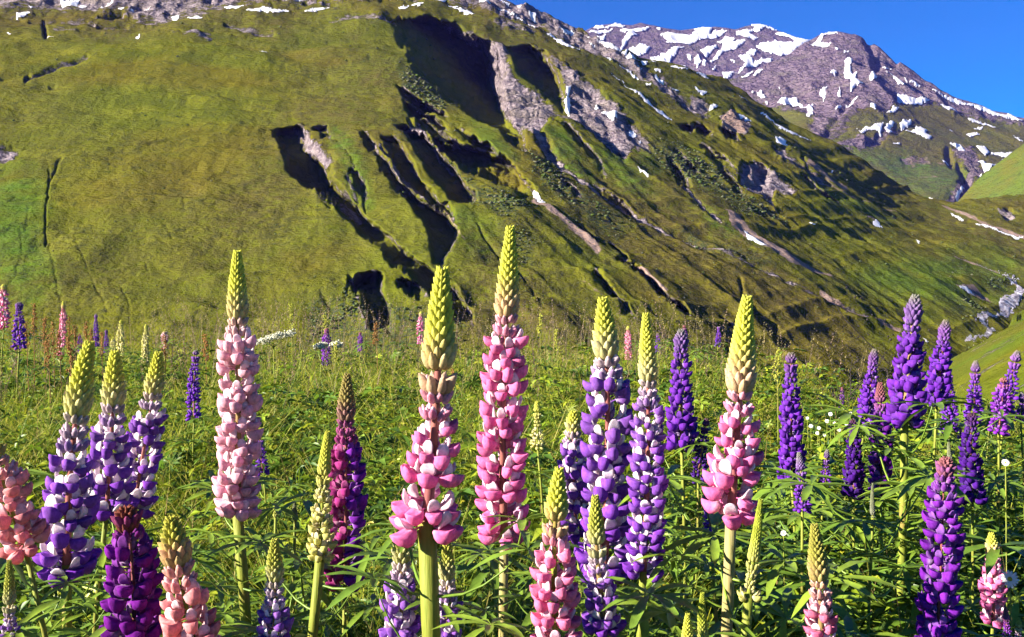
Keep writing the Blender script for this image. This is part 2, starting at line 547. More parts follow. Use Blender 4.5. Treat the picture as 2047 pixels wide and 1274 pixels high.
hill_top = [(-150, -70), (600, -60), (900, -45), (960, -15), (985, 0), (1010, 12), (1060, 23), (1110, 42), (1140, 54), (1165, 62), (1180, 76), (1200, 94),
            (1240, 112), (1290, 122), (1330, 128), (1355, 135), (1385, 147), (1440, 156), (1480, 180), (1520, 205), (1570, 235), (1630, 265),
            (1690, 300), (1740, 335), (1790, 366), (1830, 391), (1870, 402), (1905, 409), (1960, 404), (2047, 392), (2200, 372)]
ctrl = [(-120, 720, 420), (-120, 400, 540), (-120, 200, 680), (-120, 0, 880),
        (250, 720, 420), (250, 400, 555), (250, 200, 700), (250, -20, 930),
        (600, 720, 420), (600, 400, 565), (600, 200, 725), (600, -20, 965),
        (1000, 740, 420), (1000, 400, 580), (1000, 200, 760), (1000, 60, 940), (1000, 5, 1030),
        (1300, 740, 435), (1300, 450, 600), (1300, 250, 790), (1300, 125, 980),
        (1600, 760, 460), (1600, 500, 625), (1600, 350, 785), (1570, 240, 965),
        (1850, 740, 515), (1880, 600, 620), (1880, 500, 740), (1870, 405, 950),
        (2100, 620, 670), (2100, 540, 760), (2100, 470, 860), (2120, 385, 1010)]
hq = TPS([(a, b, 1000.0 / y) for a, b, y in ctrl])
hillq = lambda u, v: np.maximum(hq(u, v), 0.35) / 1000.0
hill = Terrain(hill_top, -110, 2150, [(-200, 800), (1500, 820), (2300, 860)], 1010, 400, hillq)

GULLIES = [
 ([(775,57),(781,62),(793,90),(811,114),(821,152),(862,173),(907,214),(945,242),(990,275),(1045,318)],
  [(850,57),(852,64),(925,80),(962,115),(974,150),(974,180),(985,207),(1004,242),(1025,270),(1049,318)],
  [(905,53),(915,58),(985,88),(1008,118),(1012,150),(1008,180),(1012,207),(1027,240),(1045,266),(1056,316)]),
 ([(1010,98),(1018,106),(1024,130),(1035,150),(1052,165),(1085,190),(1110,210),(1130,226)],
  [(1058,98),(1062,107),(1076,125),(1090,145),(1105,170),(1117,195),(1120,213),(1132,227)],
  [(1085,102),(1090,110),(1102,125),(1118,148),(1130,172),(1135,195),(1134,213),(1137,229)]),
 ([(788,184),(797,195),(806,219),(815,228),(850,236),(884,240)],
  [(800,186),(822,202),(838,210),(853,215),(881,232),(890,240)], 8),
 ([(800,216),(808,228),(822,246),(845,262),(870,270),(890,280)],
  [(806,216),(830,230),(855,244),(872,254),(887,270),(893,280)], 7),
 ([(830,252),(837,262),(857,284),(877,321),(914,355),(955,364),(990,386),(1034,402),(1063,413)],
  [(836,250),(850,260),(888,290),(922,306),(960,318),(998,335),(1022,358),(1042,382),(1066,412)], 12),
 ([(912,264),(926,287),(945,306),(973,326),(990,338)],
  [(916,264),(931,282),(961,302),(983,321),(993,336)], 8),
 ([(786,270),(794,282),(818,302),(829,325),(849,353),(869,376),(888,402),(908,425),(926,438)],
  [(812,266),(822,272),(845,292),(867,317),(888,347),(910,368),(922,386),(940,408),(942,432)], 12),
 ([(757,298),(763,306),(775,327),(784,351),(804,376),(826,398),(845,414),(858,431),(880,448),(899,463)],
  [(782,298),(790,308),(806,333),(826,366),(845,388),(861,410),(875,429),(887,440),(897,452),(901,464)], 9),
 ([(715,296),(720,310),(745,337),(761,363),(779,388),(802,410),(826,452),(848,478),(860,505),(862,540),(870,564)],
  [(727,292),(743,313),(751,337),(773,359),(800,386),(841,429),(883,458),(910,490),(896,522),(880,540),(879,562)], 10),
 ([(537,276),(544,284),(555,307),(569,346),(573,364),(595,390),(618,405),(646,425),(693,462),(722,484),(746,503),(762,513),(776,538),(788,558),(817,575),(843,595),(874,603),(903,636),(912,668)],
  [(582,268),(588,274),(597,303),(612,333),(636,358),(646,382),(667,407),(693,431),(718,455),(740,475),(762,490),(778,499),(800,521),(823,544),(848,562),(874,577),(905,597),(933,636),(940,668)],
  [(602,266),(610,275),(626,299),(648,330),(664,358),(668,382),(684,405),(706,430),(730,454),(750,474),(771,489),(788,498),(812,520),(833,542),(860,560),(886,575),(917,595),(946,634),(952,668)]),
 ([(620,276),(630,283),(642,292),(656,302)], [(640,270),(648,275),(653,286),(659,302)], 6),
 ([(693,360),(699,370),(706,386),(712,402),(718,428)], [(702,360),(712,370),(723,386),(728,402),(730,428)], 6),
 ([(692,572),(700,582),(722,594),(727,615),(735,640),(750,668)], [(740,556),(755,566),(758,595),(769,615),(776,645),(774,668)], 10),
 ([(790,580),(800,590),(822,602),(845,608)], [(800,578),(818,585),(842,596),(855,606)], 6),
 ([(1122,256),(1127,264),(1139,283),(1158,307),(1174,322),(1190,338),(1206,362)], [(1128,254),(1137,262),(1150,277),(1162,298),(1177,315),(1195,334),(1209,361)], 6),
 ([(1207,294),(1212,300),(1220,311),(1234,318)], [(1213,295),(1220,301),(1233,310),(1237,317)], 6),
 ([(1328,318),(1335,328),(1344,350),(1349,368),(1350,390)], [(1336,318),(1346,332),(1361,350),(1368,368),(1374,388)], 9),
 ([(1350,248),(1356,255),(1364,264),(1374,271)], [(1372,246),(1380,252),(1382,260),(1379,270)], 5),
 ([(1382,246),(1384,256),(1398,267),(1414,274)], [(1390,246),(1402,254),(1417,264),(1420,273)], 6),
 ([(1434,260),(1440,266),(1452,278),(1466,288)], [(1442,256),(1452,262),(1467,272),(1476,287)], 8),
 ([(1408,312),(1414,318),(1439,338),(1464,352)], [(1420,306),(1430,310),(1447,325),(1471,350)], 7),
 ([(1434,340),(1441,348),(1463,373),(1476,399)], [(1444,340),(1453,350),(1474,370),(1482,398)], 7),
 ([(1108,364),(1118,376),(1135,393),(1158,411)], [(1116,364),(1127,376),(1145,393),(1160,410)], 6),
 ([(1362,322),(1368,328),(1376,340),(1396,350)], [(1368,322),(1375,327),(1385,337),(1398,348)], 5),
 ([(1178,552),(1184,566),(1195,581),(1215,601),(1238,627),(1258,658)], [(1186,552),(1193,566),(1207,583),(1227,603),(1245,622),(1267,656)], 8),
 ([(1230,528),(1240,537),(1272,564),(1301,587),(1324,607),(1347,624),(1374,640)], [(1240,526),(1262,541),(1278,558),(1306,580),(1330,600),(1355,618),(1376,639)], 8),
 ([(1436,624),(1442,630),(1457,645),(1470,656)], [(1441,624),(1447,630),(1462,643),(1472,655)], 5),
 ([(1494,326),(1499,334),(1508,353),(1517,372)], [(1502,324),(1512,330),(1531,348),(1524,371)], 9),
 ([(1600,350),(1606,357),(1628,381),(1650,396),(1675,410)], [(1604,350),(1610,355),(1632,378),(1654,393),(1677,409)], 4),
 ([(1180,378),(1230,415),(1255,430),(1270,440)], [(1184,377),(1234,412),(1259,427),(1272,439)], 4),
 ([(1150,462),(1163,472),(1180,489),(1193,500)], [(1154,461),(1167,470),(1184,487),(1195,499)], 4),
 ([(1218,496),(1224,504),(1238,519),(1252,530)], [(1222,494),(1229,502),(1243,516),(1254,529)], 4),
 ([(1395,290),(1410,300),(1420,312),(1432,322)], [(1400,289),(1415,298),(1426,310),(1436,321)], 4),
 ([(1345,300),(1356,312),(1368,322)], [(1350,300),(1361,310),(1371,321)], 4),
 ([(860,290),(872,296),(886,302),(900,312)], [(868,288),(880,293),(894,300),(905,311)], 4),
]
WALLS = []; RIMS = []
for R, T, W in GULLIES:
    if isinstance(W, int):
        W = [(a + W, b - W * 0.15) for a, b in T]
    WALLS.append([((a[0] + b[0]) / 2, (a[1] + b[1]) / 2) for a, b in zip(T, W)])
    RIMS.append(R)
    hill.gully(R, T, W, SA, SHADE_M, hillq)
hill.smooth_q(1)
hill.finish()

hU, hV = hill.U, hill.V
wig_u = hU + 7 * fbm(hU / 30.0, hV / 30.0, 3); wig_v = hV + 5 * fbm(hU / 30.0 + 9, hV / 30.0 + 4, 3)
mx = lambda *a: np.maximum.reduce(a)
rock = mx(
    soft_poly([(905,66),(950,78),(985,90),(1012,104),(1020,150),(1040,172),(1085,200),(1120,228),(1140,232),(1132,165),(1100,118),(1125,132),(1165,168),(1200,196),(1232,224),(1262,255),(1290,290),(1300,310),(1262,300),(1246,330),(1232,316),(1210,296),(1188,268),(1150,250),(1118,240),(1090,245),(1082,275),(1096,312),(1118,338),(1098,330),(1072,300),(1044,276),(1018,245),(994,208),(980,175),(978,135),(965,110)], wig_u, wig_v, 16, 5),
    0.9 * soft_poly([(586,272),(605,272),(630,300),(660,335),(672,350),(650,360),(636,352),(612,328)], wig_u, wig_v, 14, 4),
    0.8 * soft_poly([(1438,238),(1462,221),(1492,236),(1505,258),(1496,276),(1468,264),(1445,252)], wig_u, wig_v, 8, 3),
    0.9 * soft_poly([(1478,350),(1490,330),(1500,334),(1512,331),(1540,342),(1568,366),(1592,384),(1580,390),(1552,374),(1540,392),(1556,420),(1535,405),(1505,378),(1488,372)], wig_u, wig_v, 12, 4),
    0.8 * soft_poly([(1545,296),(1568,298),(1590,318),(1610,330),(1640,352),(1660,372),(1640,366),(1612,346),(1590,332),(1565,322)], wig_u, wig_v, 12, 4),
    0.75 * soft_poly([(815,255),(838,262),(850,276),(845,286),(825,275)], wig_u, wig_v, 8, 3),
    0.75 * soft_poly([(1990,428),(2018,424),(2030,448),(2010,450)], hU, hV, 6, 2),
    0.8 * soft_poly([(864,-30),(960,-30),(1110,38),(1180,70),(1240,110),(1300,150),(1360,190),(1420,232),(1400,232),(1340,196),(1280,158),(1210,122),(1150,98),(1090,66),(1020,45),(960,26),(900,22),(866,10)], wig_u, wig_v, 16, 6),
    0.55 * soft_poly([(975,48),(1010,40),(1050,58),(1080,74),(1060,78),(1000,66)], wig_u, wig_v, 12, 5),
    0.72 * soft_poly([(-60,-60),(900,-60),(880,12),(700,26),(560,20),(420,28),(300,46),(240,22),(100,16),(-60,26)], wig_u, wig_v, 30, 10),
    0.7 * soft_poly([(-40,290),(20,298),(40,312),(0,330),(-40,330)], wig_u, wig_v, 14, 4),
    0.6 * soft_poly([(300,28),(420,30),(420,46),(310,44)], wig_u, wig_v, 14, 6),
    0.8 * soft_poly([(1380,196),(1410,200),(1425,218),(1400,226),(1378,212)], wig_u, wig_v, 8, 3),
    0.6 * soft_poly([(1300,150),(1330,155),(1350,180),(1330,185)], wig_u, wig_v, 8, 3),
)
for pts, w, k in (([(1085,292),(1100,322),(1125,346)], 7, 0.8), ([(1125,346),(1160,372),(1200,398),(1245,425),(1290,448),(1330,470),(1380,486)], 4.5, 0.75),
               ([(1368,388),(1395,415),(1420,440),(1442,457)], 3.5, 0.9), ([(1380,486),(1450,512),(1530,545),(1600,580),(1680,612),(1740,634)], 3.5, 0.6),
               ([(840,262),(860,300),(880,340),(905,368)], 4, 0.7), ([(760,320),(800,372),(840,410),(870,440)], 4, 0.7), ([(745,315),(775,360),(820,404)], 3, 0.6),
               ([(650,420),(690,452),(720,470)], 6, 0.6), ([(620,400),(660,440)], 6, 0.5), ([(1606,320),(1628,365),(1630,380)], 2.5, 0.7),
               ([(700,560),(715,600),(730,650)], 4, 0.6), ([(695,372),(700,400),(715,430)], 5, 0.5)):
    rock = np.maximum(rock, k * soft_line(pts, hU, hV, w))
for pts in ([(0,40),(40,42)], [(60,53),(115,52),(188,55)], [(196,60),(250,58)], [(88,50),(90,75),(92,92)], [(180,40),(215,34),(248,25)], [(50,170),(90,155),(175,135)], [(110,70),(150,72)], [(330,32),(400,25),(470,24)], [(450,60),(545,75)], [(300,80),(420,92)], [(640,60),(700,50),(780,62)], [(890,72),(945,66)]):
    rock = np.maximum(rock, 0.62 * soft_line(pts, hU, hV, 4.5))
rock_relief = np.clip(rock, 0, 1)
for pts in WALLS:
    rock = np.maximum(rock, 0.5 * soft_line(pts, hU, hV, 4.5))
rough = np.zeros_like(rock)
for pts in WALLS + RIMS:
    rough = np.maximum(rough, soft_line(pts, hU, hV, 9.0))
scree = mx(
    soft_poly([(1448,428),(1466,430),(1488,456),(1528,486),(1560,508),(1604,530),(1655,550),(1640,553),(1588,536),(1540,514),(1500,492),(1462,466)], wig_u, wig_v, 7, 3),
    0.75 * soft_line([(1068,415),(1095,438),(1128,462),(1165,486),(1195,512)], hU, hV, 9),
    0.7 * soft_line([(1275,548),(1300,566),(1330,590)], hU, hV, 7),
    0.75 * soft_line([(1555,505),(1600,530),(1660,552)], hU, hV, 5),
    0.8 * soft_line([(1640,590),(1700,622),(1760,645),(1800,658)], hU, hV, 3.5),
    0.8 * soft_poly([(1440,240),(1462,224),(1490,240),(1502,262),(1492,272),(1465,262)], wig_u, wig_v, 10, 4),
    0.7 * soft_poly([(1728,440),(1738,430),(1762,455),(1778,468)], wig_u, wig_v, 8, 3),
    0.6 * soft_line([(1618,330),(1660,360),(1690,380)], hU, hV, 8),
    0.65 * soft_line([(1880,420),(1930,440),(1990,465),(2047,485)], hU, hV, 3.5),
    0.7 * soft_poly([(1905,575),(1945,570),(1975,590),(1990,600),(1960,596),(1925,584)], hU, hV, 7, 2),
    0.75 * soft_line([(1910,518),(1950,530),(1990,545),(2040,575)], hU, hV, 4),
    0.5 * soft_line([(870,430),(900,462),(930,500)], hU, hV, 6),
    0.6 * soft_poly([(1480,360),(1500,340),(1506,360),(1500,378)], wig_u, wig_v, 8, 3),
    0.5 * soft_line([(1160,580),(1230,620),(1300,660)], hU, hV, 3),
    0.55 * soft_line([(1600,330),(1700,396),(1800,430)], hU, hV, 2.5),
)
PX, PY, PZ = hill.P[..., 0], hill.P[..., 1], hill.P[..., 2]
lush = np.clip(mx(
    soft_poly([(-60,340),(70,350),(95,420),(70,480),(120,560),(60,620),(-60,520)], wig_u, wig_v, 50, 12),
    soft_poly([(665,270),(700,300),(730,360),(745,440),(700,430),(690,360),(660,310)], wig_u, wig_v, 20, 6),
    0.8 * soft_poly([(940,240),(1000,290),(1050,350),(1010,340),(950,290)], wig_u, wig_v, 20, 6),
    soft_poly([(1085,260),(1130,270),(1160,320),(1200,380),(1160,370),(1110,340)], wig_u, wig_v, 20, 6),
    soft_poly([(1180,300),(1260,330),(1310,400),(1260,400),(1200,350)], wig_u, wig_v, 25, 6),
    0.9 * soft_poly([(1265,300),(1310,310),(1330,350),(1290,370)], wig_u, wig_v, 20, 6),
    0.9 * soft_poly([(1620,350),(1700,400),(1800,440),(1760,450),(1660,410)], wig_u, wig_v, 25, 8),
    0.8 * soft_poly([(1700,560),(1850,620),(2047,600),(2047,500),(1900,500)], wig_u, wig_v, 60, 10),
    0.6 * soft_poly([(900,430),(1000,480),(960,540),(920,500)], wig_u, wig_v, 30, 10),
    0.8 * soft_poly([(1380,400),(1450,450),(1560,520),(1420,470)], wig_u, wig_v, 22, 6),
) + 0.35 * fbm(PX / 160, PY / 160, 3), 0, 1)
brown = np.clip(0.25 + 1.15 * fbm(PX / 120 + 40, PY / 150, 4) + 0.55 * soft_poly([(930,470),(1000,560),(1300,720),(1000,720),(940,600)], wig_u, wig_v, 60, 10)
                + 0.65 * soft_poly([(-60,-60),(1200,-60),(1250,140),(900,66),(500,62),(-60,110)], wig_u, wig_v, 60, 14)
                + 0.45 * soft_poly([(1560,270),(1900,420),(2100,500),(1900,500),(1650,380)], wig_u, wig_v, 50, 10)
                + 0.55 * np.clip((hU - 850) / 150, 0, 1) * np.clip(1.6 * ridged((PX * 0.8 + PY * 0.6) / 38, (-PX * 0.6 + PY * 0.8) / 260, 3), 0, 1)
                + 0.45 * np.clip((hV - 430) / 170, 0, 1) * np.clip((1150 - hU) / 200, 0, 1)
                + 0.3 * soft_poly([(300,360),(560,400),(740,500),(700,640),(100,640),(100,480)], wig_u, wig_v, 60, 10), 0, 1)
scrub = np.clip(mx(
    soft_poly([(930,390),(990,400),(1060,430),(1030,470),(960,440),(920,420)], wig_u, wig_v, 24, 8),
    soft_poly([(790,140),(860,170),(900,220),(880,236),(820,200)], wig_u, wig_v, 16, 6),
    0.9 * soft_poly([(1050,320),(1110,350),(1180,400),(1260,460),(1230,480),(1140,430),(1080,380)], wig_u, wig_v, 20, 8),
    0.9 * soft_poly([(1290,290),(1350,290),(1430,330),(1500,400),(1560,440),(1480,430),(1400,380),(1330,340)], wig_u, wig_v, 24, 8),
    0.9 * soft_poly([(620,600),(700,590),(790,620),(920,640),(900,720),(600,720)], wig_u, wig_v, 26, 8),
    0.8 * soft_poly([(1900,600),(1950,605),(1960,640),(1900,640)], wig_u, wig_v, 14, 5),
    0.8 * soft_poly([(1975,560),(2015,560),(2010,580),(1980,582)], wig_u, wig_v, 10, 4),
    0.6 * soft_poly([(780,290),(850,300),(960,380),(940,400),(860,330)], wig_u, wig_v, 20, 8),
    0.6 * soft_poly([(1000,470),(1080,500),(1060,540),(1000,520)], wig_u, wig_v, 20, 8),
    0.7 * soft_poly([(1360,460),(1440,490),(1560,540),(1480,530),(1380,490)], wig_u, wig_v, 14, 6),
), 0, 1)

# relief: swells, terraces and hummocks in metres
left = np.clip((950 - hU) / 200, 0, 1)
dz = (6.0 + 4.0 * left) * fbm(PX / 150, PY / 190, 2) + left * (1.8 * fbm(PX / 70 + 2, PY / 26, 3) + 0.9 * fbm(PX / 24, PY / 11 + 3, 2)) + 3.2 * fbm(PX / 46 + 3, PY / 40, 3) * (0.6 + 0.8 * (fbm(PX / 300, PY / 300, 2) + 0.5))
dz += 0.95 * fbm(PX / 14, PY / 16 + 8, 3)
dz += 0.5 * fbm(PX / 6.0, PY / 7.0 + 5, 2)
dz += rough * 1.6 * fbm(PX / 11 + 4, PY / 13, 3)
cont = PZ + 6 * fbm(PX / 90, PY / 90, 2)
dz += (1.9 + 1.3 * left) * (1 - 1.6 * np.abs(vnoise(cont / 8.0, PX / 300.0 + PY / 400.0))) * (0.5 + 0.8 * np.clip(fbm(PX / 130 + 6, PY / 130, 2) + 0.4, 0, 1)) * (1 - np.clip(rock, 0, 1))
dz += rock_relief * (7.5 * ridged(PX / 34, PY / 40 + 2, 4) + 4.0 * fbm(PX / 12, PY / 14, 3) - 2.0) * np.clip(PY / 800, 0.5, 1.3)
upper = np.clip((150 - hV) / 150, 0, 1) * (hU < 1000)
dz += upper * 5.0 * (ridged(PX / 110, PY / 75, 3) ** 3) 
across = PX * 0.8 + PY * 0.6; along = -PX * 0.6 + PY * 0.8
ribs = np.clip((hU - 820) / 200, 0, 1) * np.clip((hV - 90) / 120, 0, 1) * (1 - rock_relief)
dz += ribs * (3.0 * ridged(across / 42 + 0.6 * fbm(along / 90, across / 90, 2), along / 300, 3) + 0.9 * ridged(across / 13, along / 120, 2))
RILLS = [([(121,335),(112,350),(98,372),(96,400),(92,430),(91,455),(92,500)], 2.2, 2.6), ([(100,350),(97,372)], 2, 2.0), ([(96,480),(103,520),(112,570),(125,620)], 4, 1.8),
         ([(132,474),(140,490)], 4, 1.5), ([(150,497),(170,530),(190,570),(215,625)], 3.0, 2.0), ([(40,470),(45,510),(30,560)], 4, 1.8), ([(55,392),(38,388),(22,416)], 3, 1.5),
         ([(58,430),(50,470)], 3, 1.4), ([(235,560),(255,600),(262,640)], 3, 1.6), ([(290,520),(298,560)], 3, 1.3), ([(328,462),(345,490)], 4, 1.5), ([(365,418),(370,440)], 4, 1.6),
         ([(155,228),(153,243)], 2, 1.5), ([(665,300),(690,330),(712,365),(726,410),(732,450)], 3, 1.6), ([(0,40),(40,42)], 3, 3.0), ([(60,53),(115,52),(188,55)], 3, 4.0),
         ([(196,60),(250,58)], 3, 3.5), ([(88,50),(90,75),(92,92)], 4, 3.0), ([(200,36),(245,26)], 4, 5.0), ([(50,170),(90,155),(175,135)], 3, 2.2), ([(0,166),(60,160)], 3, 2.0),
         ([(100,180),(112,178)], 3, 2.0), ([(320,80),(360,82)], 4, 2.0), ([(450,60),(545,75)], 4, 1.6), ([(1560,215),(1600,240),(1640,268)], 2.5, 3.0), ([(1690,330),(1740,372),(1800,410)], 2.5, 2.5),
         ([(610,18),(700,14)], 4, 3), ([(700,560),(690,600)], 4, 2), ([(50,300),(75,298)], 3, 3), ([(1440,240),(1465,220),(1500,240)], 3, 3.0), ([(1530,305),(1570,312),(1600,330)], 4, 3),
         ([(1480,560),(1490,590),(1510,615)], 5, 3), ([(1030,555),(1060,590),(1090,640)], 5, 1.5), ([(955,470),(985,510),(1000,525)], 3, 2.5), ([(445,380),(470,400)], 5, 1.2), ([(640,590),(660,605)], 5, 2)]
for pts, w, A in RILLS:
    dz -= (1.9 if pts[0][1] <= 200 else 0.5 if pts[0][0] < 122 and pts[0][1] < 360 or pts[0][0] > 600 else 0.22) * A * soft_line(pts, hU, hV, w * 0.8)
hill.P[..., 2] += dz
hill_o = hill.build('hillside', M_HILL, {'rock': np.clip(rock, 0, 1), 'scree': np.clip(scree, 0, 1), 'lush': lush, 'brown': brown, 'scrub': scrub})

# low bushes on the hillside
def hillside_scrub():
    r = np.random.default_rng(21)
    w = (0.003 + 0.5 * scrub * np.clip(0.5 + 1.6 * fbm(PX / 22, PY / 26, 3), 0, 1) + 0.05 * np.clip(fbm(PX / 40, PY / 40, 3), 0, 1)) * (1 - 0.8 * np.clip(rock + scree, 0, 1)) * (hU > -60) * (hU < 2090) * (hV < 740) * (hV > 60)
    p = (w / w.sum()).ravel()
    n = 3600
    idx = r.choice(p.size, n, p=p)
    c = hill.P.reshape(-1, 3)[idx] + np.stack([r.normal(0, 1.2, n), r.normal(0, 2, n), np.full(n, 0.1)], -1)
    sc = scrub.ravel()[idx]
    s_ = (0.35 + 0.65 * r.random(n) ** 2) * (0.8 + 0.7 * sc) * np.clip(c[:, 1] / 700, 0.7, 1.3)
    t = (1 + 5 ** 0.5) / 2
    ico = np.array([(-1, t, 0), (1, t, 0), (-1, -t, 0), (1, -t, 0), (0, -1, t), (0, 1, t), (0, -1, -t), (0, 1, -t), (t, 0, -1), (t, 0, 1), (-t, 0, -1), (-t, 0, 1)]) / 1.9
    fc = np.array([(0, 11, 5), (0, 5, 1), (0, 1, 7), (0, 7, 10), (0, 10, 11), (1, 5, 9), (5, 11, 4), (11, 10, 2), (10, 7, 6), (7, 1, 8), (3, 9, 4), (3, 4, 2), (3, 2, 6), (3, 6, 8), (3, 8, 9), (4, 9, 5), (2, 4, 11), (6, 2, 10), (8, 6, 7), (9, 8, 1)])
    V = ico[None] * s_[:, None, None] * np.stack([1.3 + 0 * s_, 1.3 + 0 * s_, 0.75 + 0 * s_], -1)[:, None, :] * (0.7 + 0.6 * r.random((n, 12, 1)))
    V = (V + c[:, None, :]).reshape(-1, 3)
    Fc = (fc[None] + (np.arange(n) * 12)[:, None, None]).reshape(-1, 3)
    cols = np.array([(0.060, 0.078, 0.022), (0.075, 0.092, 0.035), (0.090, 0.090, 0.050), (0.050, 0.075, 0.012)])[r.integers(0, 4, n)] * (0.8 + 0.4 * r.random((n, 1)))
    me = mesh_np('hillside_scrub', V, [Fc], True, [mat_attr('scrub_leaves', 0.8, 0.0, 0.1, 0.3, 1.5)]); add_color(me, 'Col', np.repeat(cols, 12, 0))
    obj('hillside_scrub', me, None, 'stuff', 'low dark grey-green scrub dotted over the far hillside', 'scrub')
hillside_scrub()

# ------------------------------------------------------------------ far mountains
range_top = [(1120, 100), (1165, 64), (1190, 52), (1230, 47), (1262, 51), (1280, 45), (1300, 50), (1330, 57), (1360, 60), (1400, 56), (1430, 54), (1470, 59), (1490, 53), (1510, 49), (1535, 52),
             (1560, 62), (1590, 75), (1612, 81), (1640, 82), (1720, 100)]
rq = lambda u, v: 1.0 / (5200 - 5.0 * (v - 50) + 0.6 * (u - 1400))
srange = Terrain(range_top, 1125, 1700, 240, 290, 110, rq)
srange.finish()
X, Y_, _ = np.moveaxis(srange.P, -1, 0)
edge = np.clip(srange.t * 12, 0, 1)[:, None]
srange.P[..., 2] += (34 * ridged(X / 210, Y_ / 160, 4) - 10) * (0.25 + 0.75 * edge) * 0.8
zero = np.zeros_like(X)
far_rock = 0.80 + 0.1 * fbm(X / 200, Y_ / 200, 2)
srange_o = srange.build('mountain_range', M_FAR, {'rock': far_rock, 'scree': zero, 'lush': zero, 'brown': zero + 0.6, 'scrub': zero}, (150, -90))

peak_top = [(1380, 190), (1445, 163), (1500, 144), (1560, 119), (1590, 101), (1605, 90), (1620, 79), (1635, 72), (1660, 66), (1690, 66), (1715, 70), (1735, 78), (1760, 95), (1790, 118), (1810, 132),
            (1850, 158), (1880, 178), (1920, 200), (1960, 212), (2000, 222), (2047, 238), (2200, 290)]
peak_tps = TPS([(1400, 170, 3300), (1560, 119, 3500), (1690, 66, 3600), (1810, 132, 3500), (2000, 222, 3300), (2150, 270, 3200), (1450, 300, 2700), (1620, 240, 2780), (1640, 150, 3250), (1560, 210, 2950),
                (1700, 300, 2560), (1760, 180, 3020), (1720, 200, 2900), (1850, 260, 2800), (2000, 300, 2750), (1700, 400, 2250), (1900, 400, 2250), (2100, 400, 2400), (1820, 340, 2480), (1960, 360, 2450)])
pq = lambda u, v: 1.0 / np.maximum(peak_tps(u, v), 1500)
peak = Terrain(peak_top, 1385, 2150, 440, 400, 190, pq)
peak.finish()
U, V = peak.U, peak.V
wu = U + 8 * fbm(U / 25, V / 25, 3); wv = V + 7 * fbm(U / 25 + 7, V / 25 + 2, 3)
X, Y_, _ = np.moveaxis(peak.P, -1, 0)
prock = mx(soft_poly([(1380,200),(1500,140),(1640,60),(1740,60),(1830,130),(1920,185),(2100,240),(2100,262),(1960,232),(1850,205),(1800,205),(1770,230),(1740,215),(1700,232),(1660,240),(1620,236),(1560,222),(1500,205),(1440,190)], wu, wv, 24, 8),
           0.8 * soft_poly([(1660,300),(1710,285),(1780,255),(1830,240),(1790,262),(1740,300),(1690,312)], wu, wv, 14, 6),
           0.75 * soft_poly([(1640,230),(1660,240),(1640,280),(1620,300),(1600,290)], wu, wv, 14, 6), 0.55 * soft_poly([(1690,200),(1740,190),(1700,260),(1650,310),(1620,300),(1660,240)], wu, wv, 14, 6),
           0.8 * soft_poly([(1895,295),(1945,288),(1960,330),(1990,335),(1960,350),(1930,380),(1905,412),(1880,410),(1900,380),(1940,345)], wu, wv, 10, 4),
           0.55 * soft_poly([(1795,318),(1840,310),(1850,325),(1810,335)], wu, wv, 10, 4))
pscree = mx(0.5 * soft_poly([(1800,315),(1850,308),(1870,330),(1820,338)], wu, wv, 12, 6), 0.45 * soft_poly([(1870,320),(1910,320),(1905,335),(1880,330)], wu, wv, 8, 4), 0.45 * soft_poly([(1820,345),(1880,350),(1880,365),(1830,355)], wu, wv, 8, 4))
plush = np.clip(soft_poly([(1640,310),(1800,300),(1950,330),(1920,400),(1850,400),(1740,330)], wu, wv, 40, 8) + 0.3 * fbm(X / 200, Y_ / 200, 2), 0, 1)
pbrown = np.clip(0.45 + 0.8 * fbm(X / 260, Y_ / 220, 3), 0, 1)
edge = np.clip(peak.t * 10, 0, 1)[:, None]
peak.P[..., 2] += (22 * ridged(X / 110, Y_ / 110, 4) - 6) * prock * (0.3 + 0.7 * edge) + 7 * fbm(X / 70, Y_ / 70, 3) + 14 * fbm(X / 260, Y_ / 260, 2) * edge
for pts, w, A in (([(1735,82),(1750,110),(1752,140)], 8, 26), ([(1760,105),(1790,122)], 6, 22), ([(1700,200),(1660,260),(1640,300)], 7, 12), ([(1915,330),(1935,370),(1905,410)], 6, 16), ([(1895,300),(1900,330)], 6, 12),
                  ([(1640,300),(1690,320),(1760,350),(1770,380)], 5, 8)):
    peak.P[..., 2] -= A * soft_line(pts, U, V, w)
peak_o = peak.build('rocky_peak', M_FAR, {'rock': np.clip(prock, 0, 1), 'scree': pscree, 'lush': plush, 'brown': pbrown, 'scrub': 0 * X}, (120, -70))

spur_top = [(1880, 430), (1912, 404), (1935, 378), (1960, 352), (2000, 322), (2047, 287), (2200, 190)]
spur = Terrain(spur_top, 1880, 2160, 470, 140, 80, lambda u, v: 1.0 / (2050 - 1.4 * (u - 1900) - 1.6 * (v - 300)))
spur.finish()
X, Y_, _ = np.moveaxis(spur.P, -1, 0)
spur.P[..., 2] += 4 * fbm(X / 60, Y_ / 60, 3)
spur_rock = mx(0.7 * soft_poly([(1984,428),(2012,426),(2026,448),(2006,452)], spur.U, spur.V, 6, 3), 0.8 * soft_line([(1916,410),(1960,404),(2000,396)], spur.U, spur.V, 2.2))
spur_o = spur.build('green_spur', M_FAR, {'rock': spur_rock, 'scree': 0 * X, 'lush': 0 * X + 0.75, 'brown': 0 * X + 0.15, 'scrub': 0 * X}, (60, -40))

